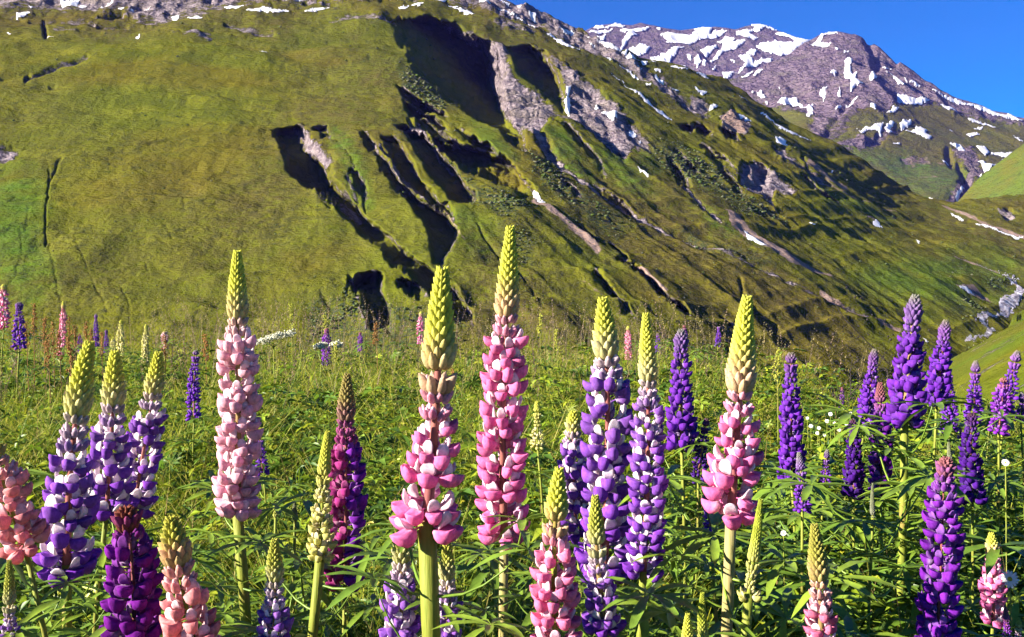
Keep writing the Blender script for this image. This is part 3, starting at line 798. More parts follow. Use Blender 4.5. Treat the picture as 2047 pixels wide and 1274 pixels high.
# ------------------------------------------------------------------ the near side of the valley, beyond the meadow
side_top = [(1600, 960), (1700, 880), (1780, 800), (1830, 762), (1870, 728), (1900, 713), (1940, 701), (1975, 681), (2010, 655), (2047, 614), (2200, 470)]
_A = np.array([[2047, 612, 1], [1890, 716, 1], [1950, 880, 1]], float)
_c = np.linalg.solve(_A, np.array([1 / 820, 1 / 540, 1 / 95]))
side = Terrain(side_top, 1600, 2180, 1080, 240, 160, lambda u, v: np.maximum(_c[0] * u + _c[1] * v + _c[2], 1 / 1400))
side.finish()
X, Y_, _ = np.moveaxis(side.P, -1, 0)
side.P[..., 2] += np.clip(Y_ / 400, 0.1, 1.2) * (2.6 * fbm(X / 60, Y_ / 60, 3) + 0.6 * fbm(X / 14, Y_ / 14, 3))
side_o = side.build('valley_slope', M_HILL, {'rock': 0.35 * np.clip(fbm(X / 20, Y_ / 40, 3) * 1.6, 0, 1), 'scree': 0 * X, 'lush': np.clip(0.6 + 0.6 * fbm(X / 50, Y_ / 90, 2), 0, 1), 'brown': np.clip(0.05 + fbm(X / 60, Y_ / 70, 3), 0, 1), 'scrub': 0 * X}, (20, -30))

# ------------------------------------------------------------------ snow patches
a = (1160, 30, .1661); b = (1440, 30, .1661); d = (1707, 120, .1661); e = (1707, 250, .1661); f = (860, 0, .1661); g = (1000, 100, .1954); z1 = (700, 180, .1963); z4 = (1080, 240, .1963)
z8 = (0, 0, .2867); zl = (0, 0, .3453); zm = (600, 0, .3453); z5 = (1140, 440, .288); z6 = (1500, 350, .314)
SNOW_RANGE = [
 (a, [(150,170),(200,130),(330,150),(420,105),(540,135),(500,165),(380,160),(300,170)]), (a, [(100,240),(150,205),(250,190),(400,195),(330,235),(250,255),(180,260)]),
 (a, [(200,290),(300,265),(310,310),(240,375),(215,340)]), (a, [(470,215),(520,190),(700,180),(830,155),(790,210),(640,225),(690,265),(620,300),(540,370),(500,430),(440,440),(490,400),(510,330),(560,260),(600,240)]),
 (a, [(440,440),(560,430),(600,400),(690,390),(740,370),(845,405),(790,455),(640,485),(520,470)]),
 (a, [(960,260),(1050,210),(1100,240),(1250,240),(1330,240),(1400,190),(1340,180),(1450,160),(1600,155),(1560,210),(1640,180),(1770,190),(1640,260),(1500,300),(1380,340),(1280,375),(1100,370),(1000,365),(1050,330)]),
 (a, [(840,500),(950,470),(1050,450),(1150,410),(1250,405),(1180,450),(1080,520),(1090,565),(960,570),(880,540)]), (a, [(1180,570),(1240,580),(1300,620),(1360,640),(1355,690),(1280,660),(1210,610)]),
 (a, [(1360,510),(1440,520),(1450,570),(1410,630),(1380,570)]), (a, [(1450,430),(1560,380),(1640,360),(1640,400),(1560,450),(1520,490),(1460,450)]),
 (a, [(1640,330),(1720,280),(1740,250),(1860,290),(1850,330),(1990,330),(1880,410),(1760,430),(1700,470),(1640,520),(1570,555),(1560,530),(1660,450),(1720,360)]),
 (a, [(1290,470),(1335,480),(1330,525),(1300,520)]), (a, [(1480,560),(1515,570),(1500,630),(1470,610)]), (a, [(1580,650),(1630,600),(1610,670)]),
 (b, [(340,130),(420,115),(560,135),(700,185),(620,180),(520,160),(450,215),(400,190),(350,220),(400,260),(450,295),(410,320),(300,300),(190,260),(190,210),(300,190),(400,180),(400,140)]),
 (b, [(650,225),(700,200),(820,230),(920,280),(1000,300),(1110,285),(1050,350),(980,375),(900,440),(820,490),(720,520),(640,480),(520,450),(440,420),(430,380),(520,345),(600,330),(720,340),(900,345),(850,300),(720,260)]),
 (b, [(310,460),(380,430),(440,455),(420,510),(330,500)]), (b, [(215,500),(300,490),(390,540),(400,590),(500,560),(630,550),(600,590),(470,600),(330,640),(270,640),(300,600),(250,550)]),
 (b, [(20,700),(150,660),(180,690),(300,640),(370,635),(200,710),(40,785)]), (a, [(905,165),(970,170),(960,200)]), (b, [(120,540),(160,545),(180,590),(150,580)]),
]
SNOW_PEAK = [
 (b, [(230,755),(330,690),(440,625),(460,630),(350,720),(270,755)]), (b, [(400,725),(420,690),(510,650),(480,690)]),
 (b, [(1085,365),(1160,300),(1230,235),(1350,215),(1410,230),(1260,250),(1190,320),(1130,365)]), (b, [(1130,365),(1200,315),(1260,320),(1330,350),(1240,360)]), (b, [(1370,425),(1425,425),(1410,455)]),
 (b, [(1475,475),(1500,430),(1555,420),(1545,450)]), (b, [(1490,580),(1540,545),(1590,545),(1550,620),(1590,690),(1650,680),(1620,760),(1690,790),(1715,830),(1620,880),(1560,935),(1570,800),(1480,710),(1500,650),(1530,610)]),
 (b, [(1325,710),(1360,680),(1395,700),(1385,740),(1335,740)]), (b, [(1800,820),(1800,760),(1840,720),(1890,770),(1850,810)]), (b, [(1190,960),(1240,850),(1290,830),(1260,960),(1245,1075),(1230,980)]),
 (b, [(1410,960),(1440,910),(1450,1030),(1425,1000)]), (b, [(690,1080),(770,1060),(760,1010),(830,1000),(900,1000),(960,1070),(1040,1090),(1110,1060),(1110,1170),(1080,1260),(1030,1280),(1060,1170),(1030,1120),(900,1080),(810,1090),(780,1130)]),
 (b, [(430,955),(490,945),(560,980),(530,1025),(470,980)]), (b, [(360,935),(405,985),(380,985)]), (b, [(650,880),(710,840),(705,915)]), (b, [(530,1060),(570,1060),(560,1095)]),
 (b, [(1490,1085),(1600,1020),(1670,985),(1640,1030),(1530,1085)]), (b, [(1370,1160),(1450,1095),(1460,1100),(1390,1165)]), (b, [(1800,1130),(1860,1105),(1875,1165),(1830,1150)]),
 (d, [(335,50),(400,60),(470,100),(370,90)]), (d, [(330,95),(470,185),(440,180)]), (d, [(420,205),(520,260),(600,290),(640,340),(730,380),(870,440),(790,425),(690,370),(590,360),(490,290)]),
 (d, [(510,370),(560,380),(640,430),(740,470),(930,515),(780,530),(640,540),(560,500),(510,480),(530,410)]), (d, [(550,210),(640,275),(740,300),(800,340),(700,310)]),
 (d, [(905,355),(1000,400),(1100,450),(1200,480),(1350,530),(1480,560),(1740,620),(1760,650),(1900,670),(2030,740),(2020,765),(1850,710),(1680,670),(1560,630),(1450,575),(1260,525),(1100,470),(960,405)]),
 (d, [(1040,555),(1150,570),(1270,640),(1120,605)]), (d, [(1360,690),(1400,690),(1560,760),(1720,810),(1640,805),(1450,745),(1370,715)]), (d, [(1340,855),(1480,855),(1515,875),(1400,890)]),
 (d, [(545,770),(600,730),(690,720),(700,760),(640,810),(560,815)]), (d, [(600,855),(740,840),(740,780),(800,790),(880,830),(860,880),(940,910),(900,970),(820,930),(740,885)]),
 (d, [(370,850),(400,770),(460,740),(480,760),(430,840),(480,880),(430,895)]), (d, [(30,850),(70,870),(140,810),(200,820),(250,780),(345,765),(330,880),(310,895),(260,850),(150,860),(90,905)]),
 (d, [(380,640),(440,610),(470,560),(490,590),(545,605),(480,640),(390,660)]), (d, [(190,590),(260,560),(265,625),(230,620)]), (d, [(1160,1010),(1270,1010),(1360,1100),(1250,1070)]),
 (d, [(1470,1020),(1560,1010),(1630,1080),(1620,1120),(1570,1180),(1530,1110)]), (d, [(1650,1090),(1720,1100),(1950,1095),(1840,1200),(1740,1240),(1830,1180),(1780,1160),(1720,1130),(1650,1140)]),
 (e, [(1465,430),(1560,450),(1640,490),(1720,480),(1590,570),(1540,490)]), (e, [(1065,425),(1140,430),(1140,450),(1070,450)]), (e, [(470,235),(550,225),(550,245),(480,245)]),
 (e, [(1215,860),(1320,710),(1340,715),(1245,865)]), (e, [(1350,780),(1375,790),(1425,850),(1405,870)]), (e, [(1480,640),(1540,610),(1530,640),(1490,655)]), (d, [(1910,915),(1960,930),(2047,990),(1980,965)]),
 (d, [(1430,785),(1550,800),(1530,815),(1450,805)]), (e, [(900,880),(945,895),(930,905)]), (e, [(1015,905),(1065,915),(1040,922)]), (d, [(1140,815),(1190,820),(1185,835)]),
]
SNOW_HILL = [
 (a, [(540,580),(590,545),(690,590),(820,630),(800,645),(680,610),(560,600)]), (a, [(190,370),(300,410),(500,475),(490,510),(400,490),(280,430)]), (a, [(460,640),(540,670),(710,780),(660,770),(560,700)]),
 (a, [(280,540),(330,560),(395,600),(360,592)]), (a, [(890,700),(960,715),(970,740),(900,725)]), (a, [(885,765),(920,760),(1000,820),(1005,860),(960,850),(910,800)]), (a, [(1085,900),(1180,910),(1180,930),(1110,915)]),
 (a, [(1370,890),(1410,890),(1430,940),(1530,970),(1470,990),(1400,940)]), (a, [(780,830),(860,850),(800,875)]), (a, [(1550,1130),(1600,1090),(1670,1110),(1600,1140),(1560,1150)]), (a, [(1060,650),(1140,660),(1310,720),(1260,725),(1150,690)]),
 (a, [(1390,745),(1480,740),(1560,810),(1500,790)]), (a, [(355,705),(420,750),(560,870),(720,960),(900,1100),(1000,1170),(1110,1264),(1050,1255),(930,1180),(860,1110),(700,985),(540,862)]), (a, [(840,575),(920,600),(880,605)]),
 (a, [(480,520),(580,515),(560,560),(520,550)]), (a, [(70,350),(200,425),(170,420)]), (a, [(650,660),(770,690),(700,680)]), (a, [(1860,940),(1930,990),(2040,1055),(1950,1010)]),
 (f, [(20,70),(70,45),(190,55),(200,90),(150,140),(90,130),(40,110)]), (f, [(270,180),(420,180),(570,235),(510,255),(430,245),(350,200)]),
 (f, [(300,-60),(580,-60),(610,50),(680,90),(810,150),(780,155),(950,220),(1110,290),(1280,380),(1250,380),(1090,290),(900,215),(740,155),(600,140),(590,100),(490,90),(430,50)]),
 (f, [(845,75),(960,110),(950,125),(870,100)]), (f, [(1050,140),(1095,165),(1080,178)]), (f, [(1185,195),(1280,235),(1260,295),(1190,230)]), (f, [(1385,420),(1440,420),(1590,510),(1610,550),(1830,635),(1700,620),(1580,580),(1480,500)]),
 (f, [(1510,365),(1590,375),(1690,455),(1600,430)]), (f, [(1580,325),(1700,355),(1800,410),(1650,365)]), (f, [(200,165),(350,160),(300,178)]), (f, [(920,150),(995,192),(960,180)]), (f, [(1880,455),(1930,460),(1925,510),(1890,500)]),
 (g, [(670,395),(720,385),(700,440),(715,530),(705,680),(665,620),(660,540),(690,440)]), (g, [(950,580),(985,550),(1005,600),(960,625)]), (g, [(1035,680),(1070,645),(1200,715),(1195,770),(1150,785),(1100,720)]),
 (g, [(1315,860),(1360,840),(1400,880),(1395,920),(1320,905)]), (g, [(1408,942),(1442,942),(1430,970)]), (z1, [(1850,1150),(1890,1115),(1980,1220),(1970,1240)]), (z4, [(1000,560),(1110,635),(1100,655),(1020,595)]),
 (z5, [(1205,105),(1225,105),(1250,150),(1300,178),(1389,232),(1340,228),(1230,168)]), (z8, [(415,-30),(560,-30),(530,25),(460,35),(430,20)]), (z8, [(540,20),(570,8),(610,15),(560,42)]), (z8, [(685,35),(790,8),(792,20),(700,42)]),
 (z8, [(115,100),(215,85),(170,125),(115,132)]), (z8, [(808,52),(866,52),(850,65)]), (z8, [(525,135),(580,122),(560,140)]), (z8, [(1195,105),(1245,100),(1245,140),(1210,145)]), (z8, [(1305,160),(1395,148),(1410,165)]),
 (z8, [(45,290),(80,300),(70,312)]), (z8, [(330,292),(382,313),(340,315)]), (z8, [(942,304),(975,298),(966,314)]), (z8, [(195,45),(230,50),(215,60)]), (z8, [(895,65),(935,60),(925,72)]), (z8, [(1000,62),(1055,52),(1030,68)]),
 (zl, [(1420,105),(1520,90),(1675,100),(1600,112),(1450,112)]), (zl, [(1620,50),(1700,25),(1855,15),(1800,28),(1680,45)]), (zl, [(1755,105),(1850,90),(1945,88),(1830,105)]), (zl, [(1298,80),(1350,66),(1410,76),(1380,88)]),
 (zl, [(1085,135),(1130,120),(1180,130),(1120,140)]), (zl, [(1500,362),(1528,348),(1552,366)]), (zm, [(478,40),(535,40),(515,52)]), (zm, [(552,125),(632,116),(610,130)]), (zm, [(640,85),(720,82),(690,90)]), (zm, [(540,40),(590,56),(570,58)]),
 ((1440, 200, .1661), [(220,205),(280,205),(300,235),(240,225)]), ((1440, 200, .1661), [(280,250),(320,235),(370,275),(320,270)]), ((1440, 200, .1661), [(465,150),(540,165),(700,260),(800,305),(960,380),(1110,460),(1040,440),(860,365),(740,305),(600,215)]),
 ((1440, 200, .1661), [(660,455),(740,455),(790,490),(810,550),(740,535),(680,500)]), ((1440, 200, .1661), [(270,950),(300,955),(355,1035),(310,1000)]), ((1440, 200, .1661), [(1320,885),(1360,895),(1345,915)]),
 (e, [(1165,1118),(1250,1145),(1330,1190),(1300,1200),(1200,1150)]), (e, [(1445,1232),(1540,1258),(1480,1250)]), (z6, [(775,325),(800,312),(845,355),(800,345)]), (z6, [(1330,725),(1370,722),(1435,765),(1380,755)]),
 (z6, [(1050,430),(1080,438),(1070,446)]), (z6, [(1425,335),(1500,350),(1600,395),(1742,435),(1700,435),(1560,385)]), (z6, [(1270,270),(1360,310),(1330,305)]), (z6, [(1085,1045),(1140,1100),(1120,1105)]),
 (z6, [(360,315),(420,345),(395,340)]),
]
for lst, ter, par in ((SNOW_RANGE, srange, srange_o), (SNOW_PEAK, peak, peak_o), (SNOW_HILL, hill, hill_o)):
    for (ox, oy, k), pts in lst:
        drape('snow_patch', Z(ox, oy, k, pts), ter, M_SNOW, par, 1.5, 0.0007 if ter is hill else 0.0012, 2.2)

# ------------------------------------------------------------------ the stream on the valley floor
def ribbon(pts, ws):
    L = [(x - w, y - w * 0.25) for (x, y), w in zip(pts, ws)]; Rr = [(x + w, y + w * 0.25) for (x, y), w in zip(pts, ws)]
    return L + Rr[::-1]
zs = (1780, 480, .2764)
stream_pts = Z(*zs, [(730,740),(640,730),(560,705),(600,690),(700,675),(740,650),(690,625),(650,590),(690,560),(790,540),(850,510),(830,460),(860,430),(930,400),(950,360),(900,320),(850,270)])
stream_w = [5, 8, 7, 7, 8, 8, 7, 9, 8, 8, 10, 15, 14, 9, 8, 7, 7]
sm = drape('stream', ribbon(stream_pts, stream_w), hill, M_STREAM, None, 1.2, 0.0003, 7.0, 'structure')
drape('gravel_bank', ribbon(Z(*zs, [(480,135),(600,172),(740,222),(850,270),(966,310)]), [1.5, 2.5, 4, 6, 4]), hill, M_STREAM, sm, 1.5, 0.0006, 4.0)
drape('gravel_bank', Z(*zs, [(790,410),(870,400),(960,400),(900,470),(860,510),(820,520),(770,485),(830,490)]), hill, M_STREAM, sm, 1.5, 0.0007, 6.0)

# ------------------------------------------------------------------ the mountain air
def make_haze():
    x0, x1, y0, y1, z0, z1 = -2500.0, 4000.0, -60.0, 7500.0, -420.0, 1750.0
    V = [(x, y, z) for z in (z0, z1) for y in (y0, y1) for x in (x0, x1)]
    Q = [(0, 2, 3, 1), (4, 5, 7, 6), (0, 1, 5, 4), (2, 6, 7, 3), (0, 4, 6, 2), (1, 3, 7, 5)]
    m, nt, out = new_mat('mountain_air')
    v = nt.nodes.new('ShaderNodeVolumePrincipled')
    v.inputs['Color'].default_value = (0.20, 0.20, 1.0, 1.0)
    v.inputs['Density'].default_value = 0.000024
    nt.links.new(v.outputs[0], out.inputs['Volume'])
    obj('haze', mesh_np('haze', np.array(V), [np.array(Q)], False, [m]), None, 'stuff', 'thin blue mountain air over the valley', 'haze')
make_haze()
# ------------------------------------------------------------------ the meadow in front
def crest_y(a):
    """distance of the meadow's edge in the direction a = x / y"""
    return np.interp(a, [-0.6, -0.3, 0.1, 0.26, 0.36, 0.46, 0.6], [11.5, 11.5, 11.0, 9.5, 6.6, 5.6, 5.2])

def ground_z(x, y):
    x = np.asarray(x, float); y = np.asarray(y, float)
    yy = np.maximum(y, 0.3)
    yc = crest_y(x / yy)
    over = np.maximum(y - yc, 0)
    z = -0.025 * np.minimum(y, yc) - 0.62 * np.minimum(over, 38) * np.clip(over / 3.0, 0, 1) - 0.10 * np.maximum(over - 38, 0)
    return z + 0.03 * vnoise(x * 0.9, y * 0.9) + 0.012 * vnoise(x * 3.1, y * 3.1)

def mat_soil():
    m, nt, out = new_mat('meadow_soil'); t = NT(nt)
    geo = t.n('ShaderNodeNewGeometry'); P = geo.outputs['Position']
    c = t.mix(t.ramp(t.noise(P, 6.0, 5.0), 0.35, 0.65), (0.020, 0.022, 0.008), (0.050, 0.060, 0.012))
    c = t.mix(t.ramp(t.noise(P, 1.2, 3.0), 0.45, 0.65), c, (0.060, 0.045, 0.020))
    bp = t.n('ShaderNodeBump'); bp.inputs['Distance'].default_value = 0.03
    t.l(t.noise(P, 25.0, 4.0), bp.inputs['Height'])
    p = t.n('ShaderNodeBsdfDiffuse'); t.l(c, p.inputs['Color']); t.l(bp.outputs[0], p.inputs['Normal'])
    t.l(p.outputs[0], out.inputs['Surface'])
    return m

ys = np.concatenate([np.linspace(-4, 14, 130), 14 + np.geomspace(0.15, 400, 60)])
aa = np.linspace(-1.0, 1.0, 121)
GY, GA = np.meshgrid(ys, aa, indexing='ij')
GX = GA * np.maximum(np.abs(GY) * 0.95 + 3.0, 3.0)
gi = np.arange(GX.size).reshape(GX.shape)
me = mesh_np('meadow', np.stack([GX, GY, ground_z(GX, GY)], -1).reshape(-1, 3),
             [np.stack([gi[:-1, :-1], gi[:-1, 1:], gi[1:, 1:], gi[1:, :-1]], -1).reshape(-1, 4)], True, [mat_soil()])
meadow_o = obj('meadow', me, None, 'structure')

def scatter(n, y0, y1, a0=-0.62, a1=0.62, power=1.0):
    """points of the meadow, thinning out with distance as the picture does"""
    r = rng.random(n) ** power
    y = y0 * (y1 / y0) ** r
    a = a0 + (a1 - a0) * rng.random(n)
    x = a * y
    ok = y < crest_y(a) + 0.6
    return x[ok], y[ok]

def merge_blades(x, y, z0, h, w, lean, colr, colt, nseg=3, dirs=None):
    """grass blades as one set of vertices, faces and colours"""
    n = len(x)
    ph = rng.random(n) * 2 * np.pi if dirs is None else dirs
    lx, ly = np.cos(ph), np.sin(ph)
    # blade faces turned at random, mostly broadside to the light or to the viewer
    fa = rng.random(n) * np.pi
    wx, wy = np.cos(fa), np.sin(fa)
    V = []; C = []
    for k in range(nseg + 1):
        t = k / nseg
        bend = lean * t * t
        cx = x + lx * bend * h; cy = y + ly * bend * h; cz = z0 + h * (t - 0.25 * lean * t * t)
        ww = w * (1 - t) ** 0.7 * 0.5 if k < nseg else w * 0
        V.append(np.stack([cx - wx * ww, cy - wy * ww, cz], -1))
        if k < nseg: V.append(np.stack([cx + wx * ww, cy + wy * ww, cz], -1))
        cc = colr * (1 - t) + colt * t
        C.append(cc)
        if k < nseg: C.append(cc)
    m = 2 * nseg + 1
    V = np.stack(V, 1).reshape(-1, 3); C = np.stack(C, 1).reshape(-1, 3)
    base = (np.arange(n) * m)[:, None]
    quads = np.concatenate([base + np.array([2 * k, 2 * k + 1, 2 * k + 3, 2 * k + 2]) for k in range(nseg - 1)])
    tris = base + np.array([2 * nseg - 2, 2 * nseg - 1, 2 * nseg])
    return V, quads, tris, C

def pick(cols, n, jit=0.2):
    c = np.asarray(cols, float)[rng.integers(0, len(cols), n)]
    return c * (1 + jit * (rng.random((n, 1)) * 2 - 1))

M_GRASS = mat_attr('meadow_grass', 0.55, 0.45, 0.25, 0.12, 9.0)
M_HERB = mat_attr('meadow_herbs', 0.45, 0.38, 0.4, 0.15, 30.0)

# grass blades
x, y = scatter(85000, 1.2, 12.0, power=0.62)
keep = fbm(x * 1.1 + 3, y * 1.1, 3) + 0.5 * (rng.random(len(x)) - 0.5) + 0.04 * (y - 3) > -0.08
x, y = x[keep], y[keep]
n = len(x)
patch = fbm(x * 0.7, y * 0.7, 3)
h = (0.30 + 0.30 * rng.random(n)) * np.clip(1.0 + 0.5 * patch, 0.5, 1.5)
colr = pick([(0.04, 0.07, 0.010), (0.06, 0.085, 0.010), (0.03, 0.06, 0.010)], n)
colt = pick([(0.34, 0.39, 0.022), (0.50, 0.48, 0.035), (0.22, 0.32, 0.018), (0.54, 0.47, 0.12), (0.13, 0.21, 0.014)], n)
w = 0.0035 + 0.003 * rng.random(n) + 0.0006 * y
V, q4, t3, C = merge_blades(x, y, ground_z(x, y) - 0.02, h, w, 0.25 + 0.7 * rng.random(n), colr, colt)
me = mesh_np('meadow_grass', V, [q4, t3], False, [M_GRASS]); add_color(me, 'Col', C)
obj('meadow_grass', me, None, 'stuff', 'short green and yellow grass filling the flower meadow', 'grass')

# taller flowering grass with seed heads, thickest along the meadow's edge
def seed_grass(name, n, y0, y1, a0, a1, hmin, hmax, label, tint):
    x, y = scatter(n, y0, y1, a0, a1, 0.7)
    n = len(x)
    h = hmin + (hmax - hmin) * rng.random(n)
    z0 = ground_z(x, y)
    lean = 0.05 + 0.22 * rng.random(n); ph = rng.random(n) * 6.28
    colr = pick([(0.07, 0.09, 0.015), (0.12, 0.11, 0.03)], n); colt = pick(tint, n)
    V, q4, t3, C = merge_blades(x, y, z0, h, np.full(n, 0.0022) + 0.0005 * y, lean, colr, colt, 3, ph)
    # seed heads: little spikelets round the last part of the stalk
    VV = [V]; CC = [C]; T = [t3]; off = len(V)
    for k in range(9):
        t = 0.76 + 0.03 * k
        bend = lean * t * t
        c = np.stack([x + np.cos(ph) * bend * h, y + np.sin(ph) * bend * h, z0 + h * (t - 0.25 * lean * t * t)], -1)
        ang = rng.random(n) * 6.28; L = (0.018 + 0.012 * rng.random(n)) * (1.1 - 0.05 * k)
        d = np.stack([np.cos(ang) * 0.75, np.sin(ang) * 0.75, np.full(n, 0.8)], -1) * L[:, None]
        s = np.stack([-np.sin(ang), np.cos(ang), np.zeros(n)], -1) * (0.0022 + 0.0004 * y)[:, None]
        VV += [c - s, c + s, c + d]
        i = off + np.arange(n)
        T.append(np.stack([i, i + n, i + 2 * n], -1)); off += 3 * n
        cc = colt * 1.05
        CC += [cc, cc, cc]
    me = mesh_np(name, np.concatenate(VV), [q4, np.concatenate(T)], False, [M_GRASS]); add_color(me, 'Col', np.concatenate(CC))
    obj(name, me, None, 'stuff', label, 'grass')
seed_grass('seed_head_grass', 900, 5.5, 12.0, -0.6, 0.42, 0.55, 0.85, 'thin stalks of flowering grass with buff seed heads', [(0.26, 0.20, 0.09), (0.20, 0.17, 0.06), (0.24, 0.16, 0.11)])
seed_grass('flowering_grass', 420, 9.2, 11.6, -0.36, 0.22, 0.75, 1.08, 'tall grass stalks standing along the meadow edge', [(0.27, 0.21, 0.10), (0.25, 0.17, 0.12)])

# leafy ground cover: small hand-shaped leaves and rough herb leaves
def leaf_template(k, L, w, droop):
    V = [(0, 0, 0)]; Fq = []
    for i in range(k):
        a = 2 * math.pi * (i + 0.3 * rnd.random()) / k
        l = L * (0.8 + 0.35 * rnd.random()); c, s = math.cos(a), math.sin(a)
        b = len(V)
        for r, ww, z in ((0.5, w, 0.10), (0.5, -w, 0.10), (1.0, 0, -droop)):
            V.append((c * l * r - s * ww, s * l * r + c * ww, l * z))
        Fq += [(0, b + 1, b + 2), (0, b + 2, b)]
    return np.array(V), np.array(Fq)

def leaf_cloud(name, n, y0, y1, hfun, size, templ, cols, label, cat, power=0.8, a0=-0.62, a1=0.62, clump=None):
    x, y = scatter(n, y0, y1, a0, a1, power)
    if clump is not None:
        keep = fbm(x * clump[0] + 7, y * clump[0], 3) + 0.35 * (rng.random(len(x)) - 0.5) > clump[1]
        x, y = x[keep], y[keep]
    n = len(x)
    z = ground_z(x, y) + hfun(n, x, y)
    s = (size[0] + (size[1] - size[0]) * rng.random(n)) * (1 + 0.05 * y)
    yaw = rng.random(n) * 6.28; tilt = rng.normal(0, 0.45, n); tl2 = rng.random(n) * 6.28
    Vs = []; Fs = []; Cs = []; off = 0
    which = rng.integers(0, len(templ), n)
    c = pick(cols, n, 0.3)
    for k, (TV, TF) in enumerate(templ):
        i = np.where(which == k)[0]
        if not len(i): continue
        P = TV[None] * s[i][:, None, None]
        cy, sy = np.cos(yaw[i])[:, None], np.sin(yaw[i])[:, None]
        X = P[..., 0] * cy - P[..., 1] * sy; Y = P[..., 0] * sy + P[..., 1] * cy; Zz = P[..., 2]
        # tilt about a random horizontal axis
        ax, ay = np.cos(tl2[i])[:, None], np.sin(tl2[i])[:, None]
        along = X * ax + Y * ay; across = -X * ay + Y * ax
        ct, st = np.cos(tilt[i])[:, None], np.sin(tilt[i])[:, None]
        a2 = along * ct - Zz * st; Zz = along * st + Zz * ct
        X = a2 * ax - across * ay; Y = a2 * ay + across * ax
        Q = np.stack([X + x[i][:, None], Y + y[i][:, None], Zz + z[i][:, None]], -1)
        Vs.append(Q.reshape(-1, 3)); m = len(TV)
        Fs.append((TF[None] + (off + np.arange(len(i)) * m)[:, None, None]).reshape(-1, 3)); off += len(i) * m
        Cs.append(np.repeat(c[i], m, 0))
    me = mesh_np(name, np.concatenate(Vs), [np.concatenate(Fs)], False, [M_HERB]); add_color(me, 'Col', np.concatenate(Cs))
    return obj(name, me, None, 'stuff', label, cat)

T_palm = [leaf_template(9, 1.0, 0.10, 0.15), leaf_template(10, 1.0, 0.09, -0.1), leaf_template(8, 1.0, 0.11, 0.3)]
T_herb = [leaf_template(3, 1.0, 0.24, 0.2), leaf_template(4, 1.0, 0.2, 0.1), leaf_template(2, 1.0, 0.2, 0.3)]
T_tiny = [leaf_template(5, 1.0, 0.25, 0.0), leaf_template(4, 1.0, 0.3, 0.1)]
leaf_cloud('lupin_undergrowth', 7000, 1.25, 8.0, lambda n, x, y: 0.08 + 0.38 * rng.random(n) ** 0.7, (0.045, 0.075), T_palm,
           [(0.08, 0.15, 0.018), (0.11, 0.19, 0.018), (0.15, 0.22, 0.018), (0.06, 0.12, 0.022)], 'dense mat of hand-shaped lupin leaves under the flowers', 'leaves', 0.8, clump=(0.9, -0.22))
leaf_cloud('herb_undergrowth', 19000, 1.6, 12.0, lambda n, x, y: 0.05 + 0.44 * rng.random(n), (0.016, 0.045), T_herb,
           [(0.13, 0.21, 0.015), (0.21, 0.28, 0.015), (0.08, 0.15, 0.016), (0.30, 0.34, 0.02)], 'small leafy meadow herbs between the lupins', 'herbs', 0.7)
leaf_cloud('broad_leaf_herbs', 5200, 2.4, 11.6, lambda n, x, y: 0.12 + 0.46 * rng.random(n) ** 0.8, (0.030, 0.062), T_herb + T_palm[:1],
           [(0.11, 0.19, 0.018), (0.19, 0.27, 0.018), (0.07, 0.14, 0.018), (0.26, 0.32, 0.02)], 'clumps of broader-leaved green herbs across the meadow', 'herbs', 0.7, clump=(0.75, 0.05))
leaf_cloud('yellow_bedstraw', 13000, 2.2, 11.5, lambda n, x, y: 0.25 + 0.22 * rng.random(n), (0.009, 0.016), T_tiny,
           [(0.36, 0.34, 0.02), (0.28, 0.31, 0.025), (0.42, 0.37, 0.03)], 'drifts of tiny yellow-green meadow flowers', 'wildflowers', 0.65, clump=(0.8, 0.05))

# bare flower stalks and stems standing in the undergrowth
x, y = scatter(1500, 1.5, 11.5, power=0.75)
n = len(x)
V, q4, t3, C = merge_blades(x, y, ground_z(x, y), 0.35 + 0.35 * rng.random(n), 0.0045 + 0.0025 * rng.random(n) + 0.0003 * y, 0.05 + 0.35 * rng.random(n),
                            pick([(0.20, 0.24, 0.03), (0.16, 0.10, 0.05)], n), pick([(0.36, 0.38, 0.045), (0.30, 0.34, 0.04), (0.32, 0.20, 0.08)], n))
me = mesh_np('meadow_stalks', V, [q4, t3], False, [M_GRASS]); add_color(me, 'Col', C)
obj('meadow_stalks', me, None, 'stuff', 'bare yellow-green and brownish plant stalks among the grass', 'stalks')
# ------------------------------------------------------------------ lupins
M_WING = mat_petal('petal', False)
M_BANNER = mat_petal('banner_petal', True)
M_STEM = mat_plain('green_stem', (0.16, 0.20, 0.022), (0.24, 0.25, 0.035), 40.0, 0.6, 0.1, 0.2, (0.26, 0.17, 0.05))
M_STEM_PALE = mat_plain('pale_stem', (0.33, 0.27, 0.13), (0.26, 0.24, 0.07), 25.0, 0.65, 0.1, 0.2, (0.34, 0.17, 0.09))
M_AXIS_RED = mat_plain('red_axis', (0.20, 0.055, 0.060), (0.28, 0.10, 0.075), 40.0, 0.55, 0.1, 0.3)
M_AXIS_BROWN = mat_plain('brown_axis', (0.27, 0.15, 0.06), (0.20, 0.17, 0.05), 40.0, 0.55, 0.1, 0.3)
M_LEAF = mat_leaf('lupin_leaf', (0.115, 0.205, 0.024), (0.215, 0.305, 0.030))
M_SPIKE = mat_attr('far_flower_spike', 0.55, 0.25, 0.2, 0.12, 200.0)

